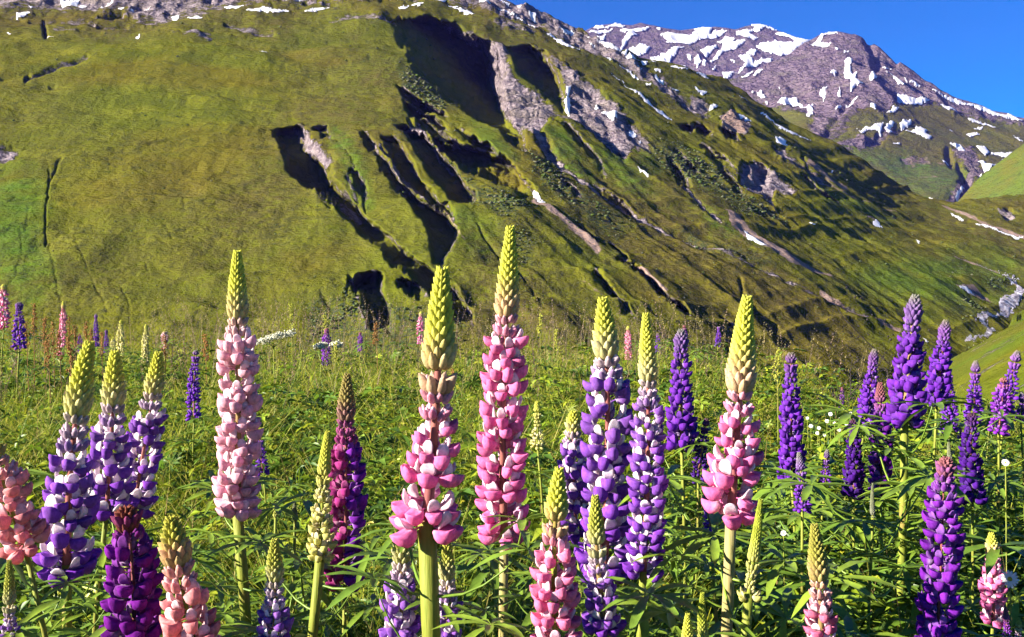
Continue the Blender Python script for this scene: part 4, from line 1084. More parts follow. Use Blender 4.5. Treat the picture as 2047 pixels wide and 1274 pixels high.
def ellipsoid(nseg, nring, fn):
    """closed ellipsoid; fn maps unit-sphere points (long axis x) to the petal's shape"""
    V = [(-1, 0, 0)]
    for i in range(1, nring):
        th = math.pi * i / nring
        for j in range(nseg):
            ph = 2 * math.pi * j / nseg
            V.append((-math.cos(th), math.sin(th) * math.cos(ph), math.sin(th) * math.sin(ph)))
    V.append((1, 0, 0))
    V = np.array([fn(*p) for p in V])
    T = []; Q = []
    for j in range(nseg):
        k = (j + 1) % nseg
        T.append((0, 1 + k, 1 + j)); e = 1 + (nring - 2) * nseg
        T.append((len(V) - 1, e + j, e + k))
    for i in range(nring - 2):
        for j in range(nseg):
            k = (j + 1) % nseg; a = 1 + i * nseg
            Q.append((a + j, a + k, a + nseg + k, a + nseg + j))
    return V, T, Q

def petal_mesh(name, parts, mats):
    """parts: (V, tris, quads, slot)"""
    VV = []; T = []; Q = []; st = []; sq = []; off = 0
    for V, t, q, s in parts:
        VV.append(V)
        T += [tuple(i + off for i in f) for f in t]; st += [s] * len(t)
        Q += [tuple(i + off for i in f) for f in q]; sq += [s] * len(q)
        off += len(V)
    fl = [np.array(x, np.int32) for x in (T, Q) if len(x)]
    me = mesh_np(name, np.concatenate(VV), fl, True, mats)
    me.polygons.foreach_set('material_index', np.array((st if T else []) + (sq if Q else []), np.int32))
    me.update()
    return me

def rot_y(p, a):
    c, s = math.cos(a), math.sin(a)
    return np.array([p[0] * c - p[2] * s, p[1], p[0] * s + p[2] * c])   # +a lifts +x upwards

def tube4(p0, p1, r, n=4):
    p0 = np.array(p0, float); p1 = np.array(p1, float); d = p1 - p0; d /= np.linalg.norm(d)
    a = np.cross(d, [0.3, 0.9, 0.1]); a /= np.linalg.norm(a); b = np.cross(d, a)
    V = [p + r * (math.cos(2 * math.pi * j / n) * a + math.sin(2 * math.pi * j / n) * b) for p in (p0, p1) for j in range(n)]
    Q = [(j, (j + 1) % n, n + (j + 1) % n, n + j) for j in range(n)]
    return np.array(V), [], Q

def make_open(name, k):
    w_tilt = (-0.12, 0.02, 0.14, -0.02, 0.08)[k]; b_tilt = (1.05, 0.88, 1.22, 1.12, 0.95)[k]; bl = (0.33, 0.29, 0.31, 0.27, 0.34)[k]
    open_ = (0.0, 0.16, 0.06, 0.22, 0.10)[k]; skew = (0.05, -0.08, 0.0, 0.10, -0.05)[k]
    def wing(x, y, z):
        top = z > 0
        cy = 0.26 * (1 - 0.22 * x) * y * (1 + open_ * (1 if top else 0)) + skew * x * x
        zz = 0.29 * z * (0.50 if top else 1.0)
        if top: zz += 0.10 * abs(y) ** 1.5 - 0.10 * math.exp(-(y / 0.28) ** 2) * z      # the two wings part along the middle
        xx = 0.36 * x - (0.06 * math.exp(-(y / 0.25) ** 2) if x > 0.3 and z > -0.3 else 0)
        p = rot_y(np.array([xx, cy, zz + 0.17 * x * x * (x > 0) + 0.05 * x * x]), w_tilt)
        return p + np.array([0.66, 0, -0.06])
    def banner(x, y, z):
        th = 0.075 * z - 0.09 * y * y + 0.08 * x * x
        p = rot_y(np.array([bl * x, 0.205 * y * (1 + 0.30 * x), th]), b_tilt)
        return p + np.array([0.55, 0.4 * skew, 0.25])
    return petal_mesh(name, [(*ellipsoid(10, 7, wing), 0), (*ellipsoid(8, 6, banner), 1), (*tube4((0.05, 0, -0.06), (0.42, 0, 0.0), 0.028), 0)], [M_WING, M_BANNER])

def make_semi(name, k):
    tilt = (0.75, 0.95)[k]
    def wing(x, y, z):
        p = rot_y(np.array([0.30 * x, 0.17 * y * (1 - 0.35 * x), 0.15 * z * (1 - 0.3 * x)]), tilt)
        return p + np.array([0.50, 0, 0.02])
    def banner(x, y, z):
        p = rot_y(np.array([0.31 * x, 0.15 * y * (1 - 0.4 * x), 0.10 * z]), tilt + 0.22)
        return p + np.array([0.43, 0, 0.10])
    return petal_mesh(name, [(*ellipsoid(8, 6, wing), 0), (*ellipsoid(7, 5, banner), 1), (*tube4((0.05, 0, -0.16), (0.34, 0, -0.10), 0.026), 0)], [M_WING, M_BANNER])

def make_bud(name):
    """pointed bud of unit length along +z, base at the origin"""
    def bud(x, y, z):
        t = (x + 1) / 2
        r = 0.27 * math.sin(math.pi * min(1, t ** 0.72)) ** 0.85 + 0.0
        rr = math.hypot(y, z) or 1
        return np.array([r * y / rr if r > 0 else 0, r * 0.85 * z / rr if r > 0 else 0, t])
    V, T, Q = ellipsoid(7, 7, bud)
    c = lambda f: V[list(f)].mean(0)[0] > 0.02 and V[list(f)].mean(0)[2] > 0.25
    Ta = [f for f in T if not c(f)]; Tb = [f for f in T if c(f)]
    Qa = [f for f in Q if not c(f)]; Qb = [f for f in Q if c(f)]
    fl = [np.array(x, np.int32) for x in (Ta + Tb, Qa + Qb)]
    me = mesh_np(name, V, fl, True, [M_BANNER, M_WING])
    me.polygons.foreach_set('material_index', np.array([0] * len(Ta) + [1] * len(Tb) + [0] * len(Qa) + [1] * len(Qb), np.int32))
    me.update()
    return me

ME_OPEN = [make_open('floret_open_%d' % k, k) for k in range(5)]
ME_SEMI = [make_semi('floret_half_%d' % k, k) for k in range(2)]
ME_BUD = make_bud('floret_bud')

def leaf_mesh(name, k, L, pet, rise):
    """a hand-shaped lupin leaf: stalk along +x rising to a hub with k folded leaflets"""
    V = []; Fq = []; Ft = []
    # stalk
    N = 5; pr = 0.0016
    hub = np.array([pet * math.cos(rise), 0, pet * math.sin(rise)])
    for i in range(N + 1):
        t = i / N
        c = hub * t + np.array([0, 0, -0.16 * pet * math.sin(math.pi * t)])
        for j in range(4):
            a = math.pi / 2 * j
            V.append(c + pr * (1.3 - 0.5 * t) * np.array([0, math.cos(a), math.sin(a)]))
    for i in range(N):
        for j in range(4):
            Fq.append((i * 4 + j, i * 4 + (j + 1) % 4, i * 4 + 4 + (j + 1) % 4, i * 4 + 4 + j))
    h = len(V); V.append(hub)
    for j in range(4): Ft.append((N * 4 + j, N * 4 + (j + 1) % 4, h))
    # leaflets
    for i in range(k):
        a = 2 * math.pi * (i + 0.5 + 0.25 * (rnd.random() - 0.5)) / k
        l = L * (0.72 + 0.28 * abs(math.cos((a) / 2))) * (0.9 + 0.2 * rnd.random())
        w = l * (0.075 + 0.018 * rnd.random())
        d = np.array([math.cos(a), math.sin(a), 0]); s = np.array([-math.sin(a), math.cos(a), 0]); up = np.array([0, 0, 1.0])
        el = 0.35 - 0.55 * rnd.random(); dr = 0.25 + 0.45 * rnd.random()
        prev = None
        for t, ww, fold in ((0.06, 0.25, 0.3), (0.30, 0.75, 0.45), (0.58, 1.0, 0.42), (0.82, 0.66, 0.3)):
            c = hub + d * l * t * math.cos(el) + up * l * (math.sin(el) * t - dr * t * t * 0.5)
            b = len(V)
            V += [c + s * w * ww + up * w * fold * ww, c, c - s * w * ww + up * w * fold * ww]
            if prev is None:
                Ft += [(h, b + 1, b), (h, b + 2, b + 1)]
            else:
                Fq += [(prev, prev + 1, b + 1, b), (prev + 1, prev + 2, b + 2, b + 1)]
            prev = b
        b = len(V); V.append(hub + d * l * math.cos(el) + up * l * (math.sin(el) - dr * 0.5))
        Ft += [(prev, prev + 1, b), (prev + 1, prev + 2, b)]
    return mesh_np(name, np.array(V), [np.array(Fq), np.array(Ft)], True, [M_LEAF])

ME_LEAF = [leaf_mesh('palmate_leaf_%d' % i, k, L, p, r) for i, (k, L, p, r) in enumerate(
    [(10, 0.066, 0.085, 0.55), (9, 0.074, 0.11, 0.75), (11, 0.060, 0.07, 0.35), (8, 0.080, 0.13, 0.6), (9, 0.054, 0.06, 0.9), (10, 0.085, 0.15, 0.45)])]

def sweep(name, pts, radii, mat, nseg=8):
    pts = [np.array(p, float) for p in pts]; V = []; Fq = []
    for i, p in enumerate(pts):
        d = pts[min(i + 1, len(pts) - 1)] - pts[max(i - 1, 0)]; d /= np.linalg.norm(d)
        a = np.cross(d, [0.0, 1.0, 0.03]); a /= np.linalg.norm(a); b = np.cross(d, a)
        for j in range(nseg):
            t = 2 * math.pi * j / nseg
            V.append(p + radii[i] * (math.cos(t) * a + math.sin(t) * b))
    for i in range(len(pts) - 1):
        for j in range(nseg):
            k = (j + 1) % nseg
            Fq.append((i * nseg + j, i * nseg + k, (i + 1) * nseg + k, (i + 1) * nseg + j))
    n = len(V); V.append(pts[-1])
    Ft = [((len(pts) - 1) * nseg + j, (len(pts) - 1) * nseg + (j + 1) % nseg, n) for j in range(nseg)]
    return mesh_np(name, np.array(V), [np.array(Fq), np.array(Ft)], True, [mat])

# wing colour, banner whiteness, colour of the half-open buds, colour of the tip, axis material
LIME = (0.58, 0.57, 0.085)
PAL = {
 'white_purple': ((0.200, 0.036, 0.450), 0.92, (0.52, 0.45, 0.30), LIME, M_AXIS_RED),
 'lilac_white': ((0.230, 0.055, 0.480), 0.92, (0.54, 0.48, 0.32), (0.425, 0.425, 0.075), M_AXIS_BROWN),
 'purple': ((0.140, 0.022, 0.390), 0.03, (0.208, 0.078, 0.325), (0.250, 0.225, 0.150), M_AXIS_RED),
 'grey_purple': ((0.150, 0.024, 0.380), 0.03, (0.195, 0.091, 0.312), (0.250, 0.250, 0.188), M_AXIS_BROWN),
 'shaded_purple': ((0.063, 0.010, 0.210), 0.02, (0.091, 0.026, 0.169), (0.125, 0.062, 0.062), M_AXIS_RED),  # purple darkened: the shade on these lupins is put into the colour
 'violet': ((0.182, 0.017, 0.378), 0.10, (0.260, 0.078, 0.286), (0.300, 0.112, 0.125), M_AXIS_RED),
 'plum': ((0.168, 0.014, 0.266), 0.04, (0.208, 0.026, 0.169), (0.237, 0.075, 0.050), M_AXIS_RED),
 'magenta': ((0.340, 0.030, 0.180), 0.06, (0.299, 0.091, 0.195), (0.325, 0.263, 0.088), M_AXIS_RED),
 'pink': ((0.780, 0.165, 0.410), 0.80, (0.598, 0.325, 0.312), LIME, M_AXIS_RED),
 'rose': ((0.780, 0.180, 0.370), 0.60, (0.585, 0.286, 0.260), LIME, M_STEM),
 'light_pink': ((0.800, 0.410, 0.520), 0.60, (0.611, 0.442, 0.312), LIME, M_AXIS_BROWN),
 'salmon': ((0.780, 0.270, 0.290), 0.55, (0.598, 0.312, 0.221), (0.425, 0.400, 0.062), M_STEM),
 'brown_pink': ((0.588, 0.119, 0.266), 0.75, (0.546, 0.351, 0.182), (0.338, 0.312, 0.062), M_AXIS_BROWN),
 'cream': ((0.630, 0.588, 0.182), 0.35, (0.572, 0.520, 0.169), LIME, M_STEM),
 'green_bud': ((0.560, 0.532, 0.154), 0.20, (0.520, 0.494, 0.169), (0.375, 0.413, 0.050), M_STEM),
 'grey_bud': ((0.196, 0.210, 0.140), 0.10, (0.208, 0.208, 0.156), (0.188, 0.200, 0.112), M_STEM),
}

def lerp3(a, b, t):
    return tuple(x + (y - x) * t for x, y in zip(a, b))

def basis(axis, up_hint=(0.0, 1.0, 0.0)):
    z = np.array(axis, float) / np.linalg.norm(axis)
    x = np.cross(up_hint, z); x /= np.linalg.norm(x)
    return x, np.cross(z, x), z

def place_floret(o, P, ax, phi, out_r, pitch, scale, roll=0.0):
    """floret frame: x away from the axis, z up the axis"""
    X, Yv, Zv = ax
    rad = X * math.cos(phi) + Yv * math.sin(phi); tan = -X * math.sin(phi) + Yv * math.cos(phi)
    c, s = math.cos(pitch), math.sin(pitch)
    ex = rad * c + Zv * s; ez = Zv * c - rad * s
    c, s = math.cos(roll), math.sin(roll)
    ey = tan * c + ez * s; ez = ez * c - tan * s
    M = np.eye(4)
    M[:3, 0] = ex * scale; M[:3, 1] = ey * scale; M[:3, 2] = ez * scale; M[:3, 3] = P + rad * out_r
    return M

def spike_layout(R, Lsp, f_open, f_semi, dens=1.0, r_end=0.8):
    """florets up a flower spike: (s along the axis, angle, kind, radius factor, bud length)"""
    out = []; s = 0.0; row = 0; started = False
    step = 0.54 * R / dens
    while s < Lsp:
        t = s / Lsp
        if t < f_open:
            r = 1.0 - (1 - r_end) * (t / max(f_open, 1e-3)) ** 1.4
            r *= 0.94 + 0.1 * rnd.random()
            n = 7; off = row * 0.45 + rnd.random() * 0.4
            for j in range(n):
                if rnd.random() < 0.06: continue
                aj = 2 * math.pi * j / n + off
                if math.sin(aj) < -0.88 and rnd.random() < 0.22: continue
                out.append((s + R * 0.34 * (rnd.random() - 0.5), 2 * math.pi * j / n + off + 0.22 * (rnd.random() - 0.5), 'open', r * (0.9 + 0.2 * rnd.random()), 0))
            s += step * (0.9 + 0.25 * rnd.random())
        elif t < f_semi:
            k = (t - f_open) / max(f_semi - f_open, 1e-3)
            r = r_end * 1.0 + (0.58 - r_end) * k
            n = 8; off = row * 0.45
            for j in range(n):
                out.append((s + R * 0.1 * (rnd.random() - 0.5), 2 * math.pi * j / n + off + 0.15 * (rnd.random() - 0.5), 'semi', r * (0.92 + 0.16 * rnd.random()), k))
            s += step * 0.80
        else:
            k = min((t - f_semi) / max(1 - f_semi, 1e-3), 1.0)
            if not started:
                s = max(s - R * 0.34, 0.0); started = True       # the lowest buds stand close over the half-open florets
            r = 0.37 * (1 - k) ** 0.8 + 0.15
            bl = R * (0.42 * (1 - k) + 0.20)
            n = 8 if k < 0.75 else 6
            off = row * math.pi / n
            for j in range(n):
                out.append((s, 2 * math.pi * j / n + off + 0.08 * (rnd.random() - 0.5), 'bud', r, k))
            s += bl * 0.36
        row += 1
    return out

def curve_pts(p0, p1, bow, n):
    """points of a slightly bowed line from p0 to p1"""
    side = np.cross(p1 - p0, [0, 1, 0]); side = side / (np.linalg.norm(side) + 1e-9)
    L = np.linalg.norm(p1 - p0)
    return [p0 + (p1 - p0) * t + side * bow * L * math.sin(math.pi * t) for t in np.linspace(0, 1, n)]

FLORET_COUNT = 0
def lupin(tip, base, wpx, Y, pal, f_open, f_semi, label, stem_px=None, stem_mat=None, leaves=8, dens=1.0, split=True, leaf_scale=1.0, foot_dx=None, leaf_top=0.0, mixpal=None):
    global FLORET_COUNT
    wing, white, midc, tipc, axm = PAL[pal]
    Pt = px_point(tip[0], tip[1], Y); Pb = px_point(base[0], base[1], Y)
    R = 0.5 * wpx * Y / F
    axis = Pt - Pb; Lsp = float(np.linalg.norm(axis))
    lean = axis[0] / max(axis[2], 1e-3)
    dy = (rnd.random() - 0.5) * 0.10 * Lsp
    Pt = Pt + np.array([0, dy, 0]); 
    hgt = Pb[2] - float(ground_z(Pb[0], Pb[1]))
    fx = Pb[0] - lean * 0.5 * hgt if foot_dx is None else Pb[0] + foot_dx
    foot = np.array([fx, Pb[1] + 0.02, 0.0]); foot[2] = float(ground_z(foot[0], foot[1])) - 0.01
    root = thing('lupin', tuple(foot), label, 'lupin', 'lupins flowering in the meadow')
    rs = (stem_px * Y / F / 2) if stem_px else max(0.0030, 0.10 * R)
    bow = 0.05 * (rnd.random() - 0.5)
    # stem and flower axis
    sp = curve_pts(foot, Pb, 0.06 * (rnd.random() - 0.5), 7)
    obj('stem', sweep('stem', [p - foot for p in sp], np.linspace(rs * 1.15, rs * 0.98, 7), stem_mat or M_STEM), root)
    tb = 0.05 * (rnd.random() - 0.5)
    ap = [p + np.array([-tb * Lsp * 0.38 * math.sin(math.pi * t_) * t_ * 1.6, 0.02 * Lsp * t_ ** 3 * (rnd.random() - 0.5), 0]) for p, t_ in zip(curve_pts(Pb - 0.002 * np.array([0, 0, 1]), Pt, bow, 9), np.linspace(0, 1, 9))]
    obj('flower_axis', sweep('flower_axis', [p - foot for p in ap], np.linspace(min(rs * 0.97, 0.13 * R + 0.001), min(rs * 0.35, 0.05 * R), 9), axm), root)
    r_end = 0.62 if 'purple' in pal and pal != 'white_purple' else min(0.88, max(0.62, 0.64 + 0.24 * (f_open - 0.4) / 0.3))
    lay = spike_layout(R, Lsp, f_open, f_semi, dens, r_end)
    s_arr = np.linspace(0, Lsp, 9)
    apn = np.array(ap)
    acc_V = []; acc_T = []; acc_C = []; off = 0
    for s, phi, kind, r, k in lay:
        P = np.array([np.interp(s, s_arr, apn[:, c]) for c in range(3)])
        i = min(int(s / Lsp * 8), 7)
        ax = basis(apn[i + 1] - apn[i])
        if kind == 'open':
            sc = R * r * 0.98; M = place_floret(None, P, ax, phi, 0.05 * R * r, 0.08 + 0.5 * (rnd.random() - 0.5) - (0.25 if s < R * 0.8 else 0), sc, 0.5 * (rnd.random() - 0.5))
            me = ME_OPEN[rnd.randrange(5)]; M[:3, 1] *= 0.85 + 0.3 * rnd.random(); M[:3, 2] *= 0.85 + 0.3 * rnd.random(); w = wing
            if mixpal and math.cos(phi) > 0.15: w = PAL[mixpal][0]
            t = s / Lsp / max(f_open, 0.01)
            c = lerp3(w, midc, 0.12 * t + 0.06 * rnd.random()); al = white
        elif kind == 'semi':
            sc = R * r * 1.05; M = place_floret(None, P, ax, phi, 0.0, 0.12 * (rnd.random() - 0.5), sc, 0.2 * (rnd.random() - 0.5))
            me = ME_SEMI[rnd.randrange(2)]
            c = lerp3(wing, midc, 0.25 + 0.6 * k); al = white * (0.75 - 0.3 * k)
        else:
            bl = R * (0.46 * (1 - k) + 0.22)
            rad = rs * (1 - 0.65 * s / Lsp) * 0.7
            want = R * r
            ang = math.asin(min(0.85, max(0.05, (want - rad) / bl)))      # outward tilt
            ax_t = basis(apn[i + 1] - apn[i])
            M = place_floret(None, P, ax_t, phi, rad, -ang, 1.0, 0)
            B = M[:3, :3].copy(); M[:3, :3] = B * bl * (0.95 + 0.1 * rnd.random())
            me = ME_BUD
            c = lerp3(midc, tipc, min(1, 0.25 + 1.7 * k) if pal not in ('purple', 'grey_purple', 'shaded_purple') else k ** 1.5); al = 0.10 * (1 - k) * white
        if split:
            o = bpy.data.objects.new({'open': 'floret', 'semi': 'half_open_floret', 'bud': 'bud'}[kind], me)
            col.objects.link(o); o.parent = root
            M[:3, 3] -= foot
            o.matrix_local = Matrix(M.tolist())
            j = 0.9 + 0.2 * rnd.random()
            o.color = (c[0] * j, c[1] * j, c[2] * j, al)
            FLORET_COUNT += 1
        else:
            V, T = far_shape(kind)
            acc_V.append(V @ M[:3, :3].T + (M[:3, 3] - foot)); acc_T.append(T + off); off += len(V)
            cc = np.tile(np.array(c), (len(V), 1))
            if kind != 'bud':
                nb = FAR_N[kind]
                cc[nb:] = np.array(c) * (1 - al) + np.array((0.86, 0.74, 0.77)) * al
            acc_C.append(cc * (0.8 + 0.4 * rnd.random()))
    if not split:
        me = mesh_np('flower_spike', np.concatenate(acc_V), [np.concatenate(acc_T)], True, [M_SPIKE]); add_color(me, 'Col', np.concatenate(acc_C))
        obj('flower_spike', me, root, 'stuff')
    # leaves up the stem
    leaves = int(leaves * 2.0); leaf_scale = leaf_scale * 1.15
    for i in range(leaves):
        t = 0.35 + (0.60 + leaf_top) * (i + rnd.random()) / max(leaves, 1)
        p = foot + (Pb - foot) * min(t, 0.99)
        o = bpy.data.objects.new('leaf', ME_LEAF[rnd.randrange(len(ME_LEAF))])
        col.objects.link(o); o.parent = root
        sc = leaf_scale * (0.8 + 0.4 * rnd.random())
        ph = i * 2.4 + rnd.random() * 1.2
        o.matrix_local = Matrix.Translation(Vector(p - foot)) @ Matrix.Rotation(ph, 4, 'Z') @ Matrix.Rotation(-0.25 + 0.5 * rnd.random(), 4, 'Y') @ Matrix.Scale(sc, 4)
    return root

# small versions of the florets for lupins too far off to tell their florets apart
def _tri(V, T, Q):
    return np.array(list(T) + [(a, b, c) for a, b, c, d in Q] + [(a, c, d) for a, b, c, d in Q], np.int32)
def _far():
    w = ellipsoid(5, 4, lambda x, y, z: np.array([0.66 + 0.32 * x, 0.24 * y, -0.05 + 0.23 * z * (0.6 if z > 0 else 1)]))
    b_ = ellipsoid(4, 3, lambda x, y, z: rot_y(np.array([0.30 * x, 0.19 * y, 0.09 * z]), 1.05) + np.array([0.54, 0, 0.27]))
    V = np.concatenate([w[0], b_[0]]); T = np.concatenate([_tri(*w), _tri(*b_) + len(w[0])])
    bud = ellipsoid(5, 4, lambda x, y, z: np.array([0.26 * y, 0.23 * z, (x + 1) / 2]))
    sm = ellipsoid(5, 4, lambda x, y, z: rot_y(np.array([0.32 * x, 0.17 * y, 0.17 * z]), 0.9) + np.array([0.45, 0, 0.05]))
    return {'open': (V, T), 'semi': (sm[0], _tri(*sm)), 'bud': (bud[0], _tri(*bud))}, {'open': len(w[0]), 'semi': len(sm[0])}
FAR_S, FAR_N = _far()
def far_shape(kind): return FAR_S[kind]

L = lupin
# ---- the large near lupins
L((175,690),(133,1128),122,1.55,'white_purple',.52,.66,'purple and white lupin with long lime tip, leftmost of the trio at left',stem_px=20,foot_dx=-.05,leaves=9)
L((233,708),(214,1015),104,1.75,'white_purple',.55,.68,'purple and white lupin with short lime tip, middle of the three together at left',leaves=8)
L((312,708),(268,1012),88,1.85,'white_purple',.60,.72,'narrow leaning purple and white lupin, shaded, third of the trio at left',leaves=7)
L((475,507),(474,1018),94,1.70,'light_pink',.66,.74,'tall pale pink lupin with knobbly yellow tip, standing alone left of centre',stem_px=22,leaves=10)
L((655,866),(641,1104),60,1.45,'cream',.48,.60,'small cream-yellow lupin in front of the magenta one',stem_px=20,leaves=8)
L((697,750),(690,1160),84,1.60,'magenta',.66,.78,'dark magenta lupin with violet florets on one side, behind the cream-yellow one',leaves=8,mixpal='violet')
L((885,545),(853,1040),152,1.20,'pink',.38,.56,'broad pink lupin with long smooth lime tip on a thick green stem',stem_px=38,leaves=6)
L((1020,460),(1008,1070),108,1.60,'pink',.63,.72,'tallest pink lupin in the picture, on a straight pale stem',stem_px=18,stem_mat=M_STEM_PALE,leaves=8)
L((1207,600),(1208,1150),112,1.56,'white_purple',.70,.80,'large purple and white lupin with blunt cream tip, right of the tallest pink one',stem_px=18,leaves=8)
L((1293,633),(1286,1142),82,1.44,'white_purple',.66,.75,'slender purple and white lupin with lime tip and red axis, beside the larger two-tone one',stem_px=15,leaves=8)
L((1146,826),(1152,1060),72,1.70,'white_purple',.70,.84,'shorter purple and white lupin half hidden behind the large two-tone lupin',leaves=5)
L((1493,600),(1462,1016),124,1.40,'pink',.44,.58,'pink lupin with curved lime tip on a thick bare pale stem, right of centre',stem_px=23,stem_mat=M_STEM_PALE,leaves=6)
L((1117,940),(1115,1330),112,1.12,'rose',.60,.70,'rose pink lupin in front of the two-tone lupins, cut by the bottom edge',stem_px=18,leaves=5)
L((1190,996),(1207,1250),86,1.37,'lilac_white',.42,.58,'cream-tipped lilac and white lupin beside the rose pink one',stem_px=18,leaves=5)
L((805,1056),(800,1330),92,1.30,'lilac_white',.60,.76,'purple and white lupin with cream tip below the broad pink lupin',leaves=4)
L((893,1085),(888,1340),76,1.28,'lilac_white',.52,.70,'slim lilac and white lupin below and right of the broad pink lupin',leaves=4)
L((552,1080),(546,1340),84,1.28,'lilac_white',.52,.68,'short lilac and white lupin at the bottom edge, under the pale pink one',leaves=4)
L((342,1040),(402,1340),132,1.25,'salmon',.56,.74,'salmon pink lupin leaning over to the left at the bottom edge',leaves=5)
L((253,1020),(266,1370),126,1.30,'plum',.80,.90,'deep violet-plum lupin with reddish tip at the bottom edge',leaves=5)
L((-8,890),(48,1085),104,1.40,'salmon',.72,.86,'salmon pink lupin cut off by the left edge',leaves=5)
L((16,1124),(24,1330),54,1.28,'lilac_white',.40,.55,'small lime and lilac lupin in the bottom left corner',leaves=4)
L((1630,1056),(1640,1380),92,1.20,'brown_pink',.52,.66,'pink lupin with brownish-green budded tip at the bottom edge right of centre',stem_px=18,leaves=5)
L((1520,1000),(1497,1186),50,1.30,'green_bud',.05,.30,'pale yellow-green unopened lupin spike beside the bare pale stem',stem_px=20,leaves=6)
L((1885,916),(1868,1330),84,1.40,'violet',.84,.93,'tall violet lupin with magenta banners near the bottom right corner',leaves=8)
L((1405,1190),(1412,1360),52,1.22,'green_bud',.10,.40,'greenish budded lupin tip just showing at the bottom edge',leaves=3)
L((1375,1232),(1380,1370),58,1.22,'cream',.20,.50,'cream lupin tip showing beside the greenish bud at the bottom edge',leaves=3)
L((1985,1070),(1986,1236),58,1.75,'pink',.62,.78,'small bright pink lupin beside the white daisy',leaves=6,dens=1.2)
L((1363,662),(1362,884),68,2.30,'grey_purple',.72,.84,'dark purple lupin with grey-green tip between the two-tone and the pink lupin',leaves=8,dens=1.15)
L((1581,708),(1582,955),58,2.60,'purple',.78,.90,'long dark purple lupin standing apart in the grass right of the pink one',leaves=8,dens=1.3)
L((1830,594),(1808,832),80,2.30,'grey_purple',.66,.80,'biggest purple lupin on the right, with pointed grey tip and leafy collar',stem_px=16,leaves=12,leaf_scale=1.35,dens=1.2,leaf_top=.04)
L((1890,643),(1873,798),56,2.60,'purple',.66,.80,'purple lupin just behind and right of the biggest purple one',leaves=6,dens=1.2)
L((1747,700),(1729,850),46,2.80,'purple',.68,.82,'purple lupin with tan tip, left of the biggest purple one',leaves=7,dens=1.2)
L((1762,768),(1760,985),52,2.50,'violet',.66,.80,'mauve lupin with pale pinkish tip in front of the purple cluster',leaves=7,dens=1.2)
L((1896,745),(1898,855),40,2.70,'purple',.72,.84,'small purple lupin low behind the biggest purple one',leaves=5,dens=1.2,split=False)
L((1948,724),(1948,838),42,2.80,'purple',.60,.78,'purple lupin with reddish tip, alone against the far slope',leaves=6,dens=1.2,split=False)
L((2032,704),(2008,815),46,2.80,'purple',.60,.78,'purple lupin leaning right, its tip dark green, near the right edge',leaves=6,dens=1.2,split=False)
L((2004,758),(1996,860),44,2.60,'violet',.72,.86,'violet lupin overlapping the leaning one near the right edge',leaves=6,dens=1.2,split=False)
L((2041,785),(2040,840),26,2.80,'grey_purple',.50,.72,'narrow purple lupin cut by the right edge',leaves=4,dens=1.2,split=False)
L((1945,830),(1944,992),56,2.10,'shaded_purple',.74,.88,'very dark purple lupin in shade above the violet one',leaves=7,dens=1.2)
L((1705,840),(1706,985),46,2.40,'shaded_purple',.72,.86,'dark plum-purple lupin in shade at the left of the leafy clump',leaves=7,dens=1.2)
L((1598,908),(1604,1014),42,2.00,'grey_purple',.45,.62,'half-open purple lupin with long grey tip below the long dark purple one',leaves=6,split=False)
L((1653,900),(1650,965),30,2.60,'grey_purple',.40,.66,'small lilac-grey budding lupin in the grass beside the leafy clump',leaves=4,split=False)
L((1412,838),(1396,955),38,2.30,'shaded_purple',.66,.82,'dark purple lupin in shade against the pink lupin\'s left side',leaves=5,split=False)
L((1408,990),(1420,1050),34,1.80,'grey_purple',.50,.70,'stub of a purple-grey lupin below the pink one\'s flower',leaves=4,split=False)
L((390,703),(388,832),34,4.00,'purple',.76,.90,'slim purple lupin in the grass left of the pale pink one',leaves=6,split=False,leaf_scale=1.2)
L((520,878),(526,944),30,3.20,'purple',.80,.92,'small purple lupin peeping from behind the pale pink one',leaves=4,split=False)
L((1073,805),(1074,888),34,2.60,'cream',.40,.70,'small cream lupin behind the tallest pink one',leaves=5,split=False)
L((550,1003),(551,1032),18,2.00,'green_bud',.0,.1,'tiny yellow-green lupin bud among the leaves left of the cream-yellow lupin',leaves=4,split=False)
L((589,1005),(590,1036),22,1.90,'grey_bud',.0,.1,'pale grey-green lupin bud among the leaves left of the cream-yellow lupin',leaves=4,split=False)
L((1745,968),(1745,1032),20,1.90,'grey_bud',.0,.1,'slender grey-green lupin bud rising from the leafy clump',leaves=10,split=False,leaf_scale=1.4,leaf_top=.04)
L((1897,880),(1900,925),20,2.30,'grey_bud',.0,.1,'grey-green lupin bud behind the violet lupin\'s tip',leaves=5,split=False)
L((1920,850),(1920,876),18,2.60,'violet',.30,.7,'small pinkish-mauve lupin bud between the dark purple lupins',leaves=4,split=False)
L((2010,1215),(2012,1300),26,1.60,'violet',.5,.7,'thin mauve lupin tip in the bottom right corner',leaves=4,split=False)
L((2038,1238),(2038,1310),28,1.55,'lilac_white',.5,.7,'pale lilac lupin tip at the very bottom right corner',leaves=4,split=False)
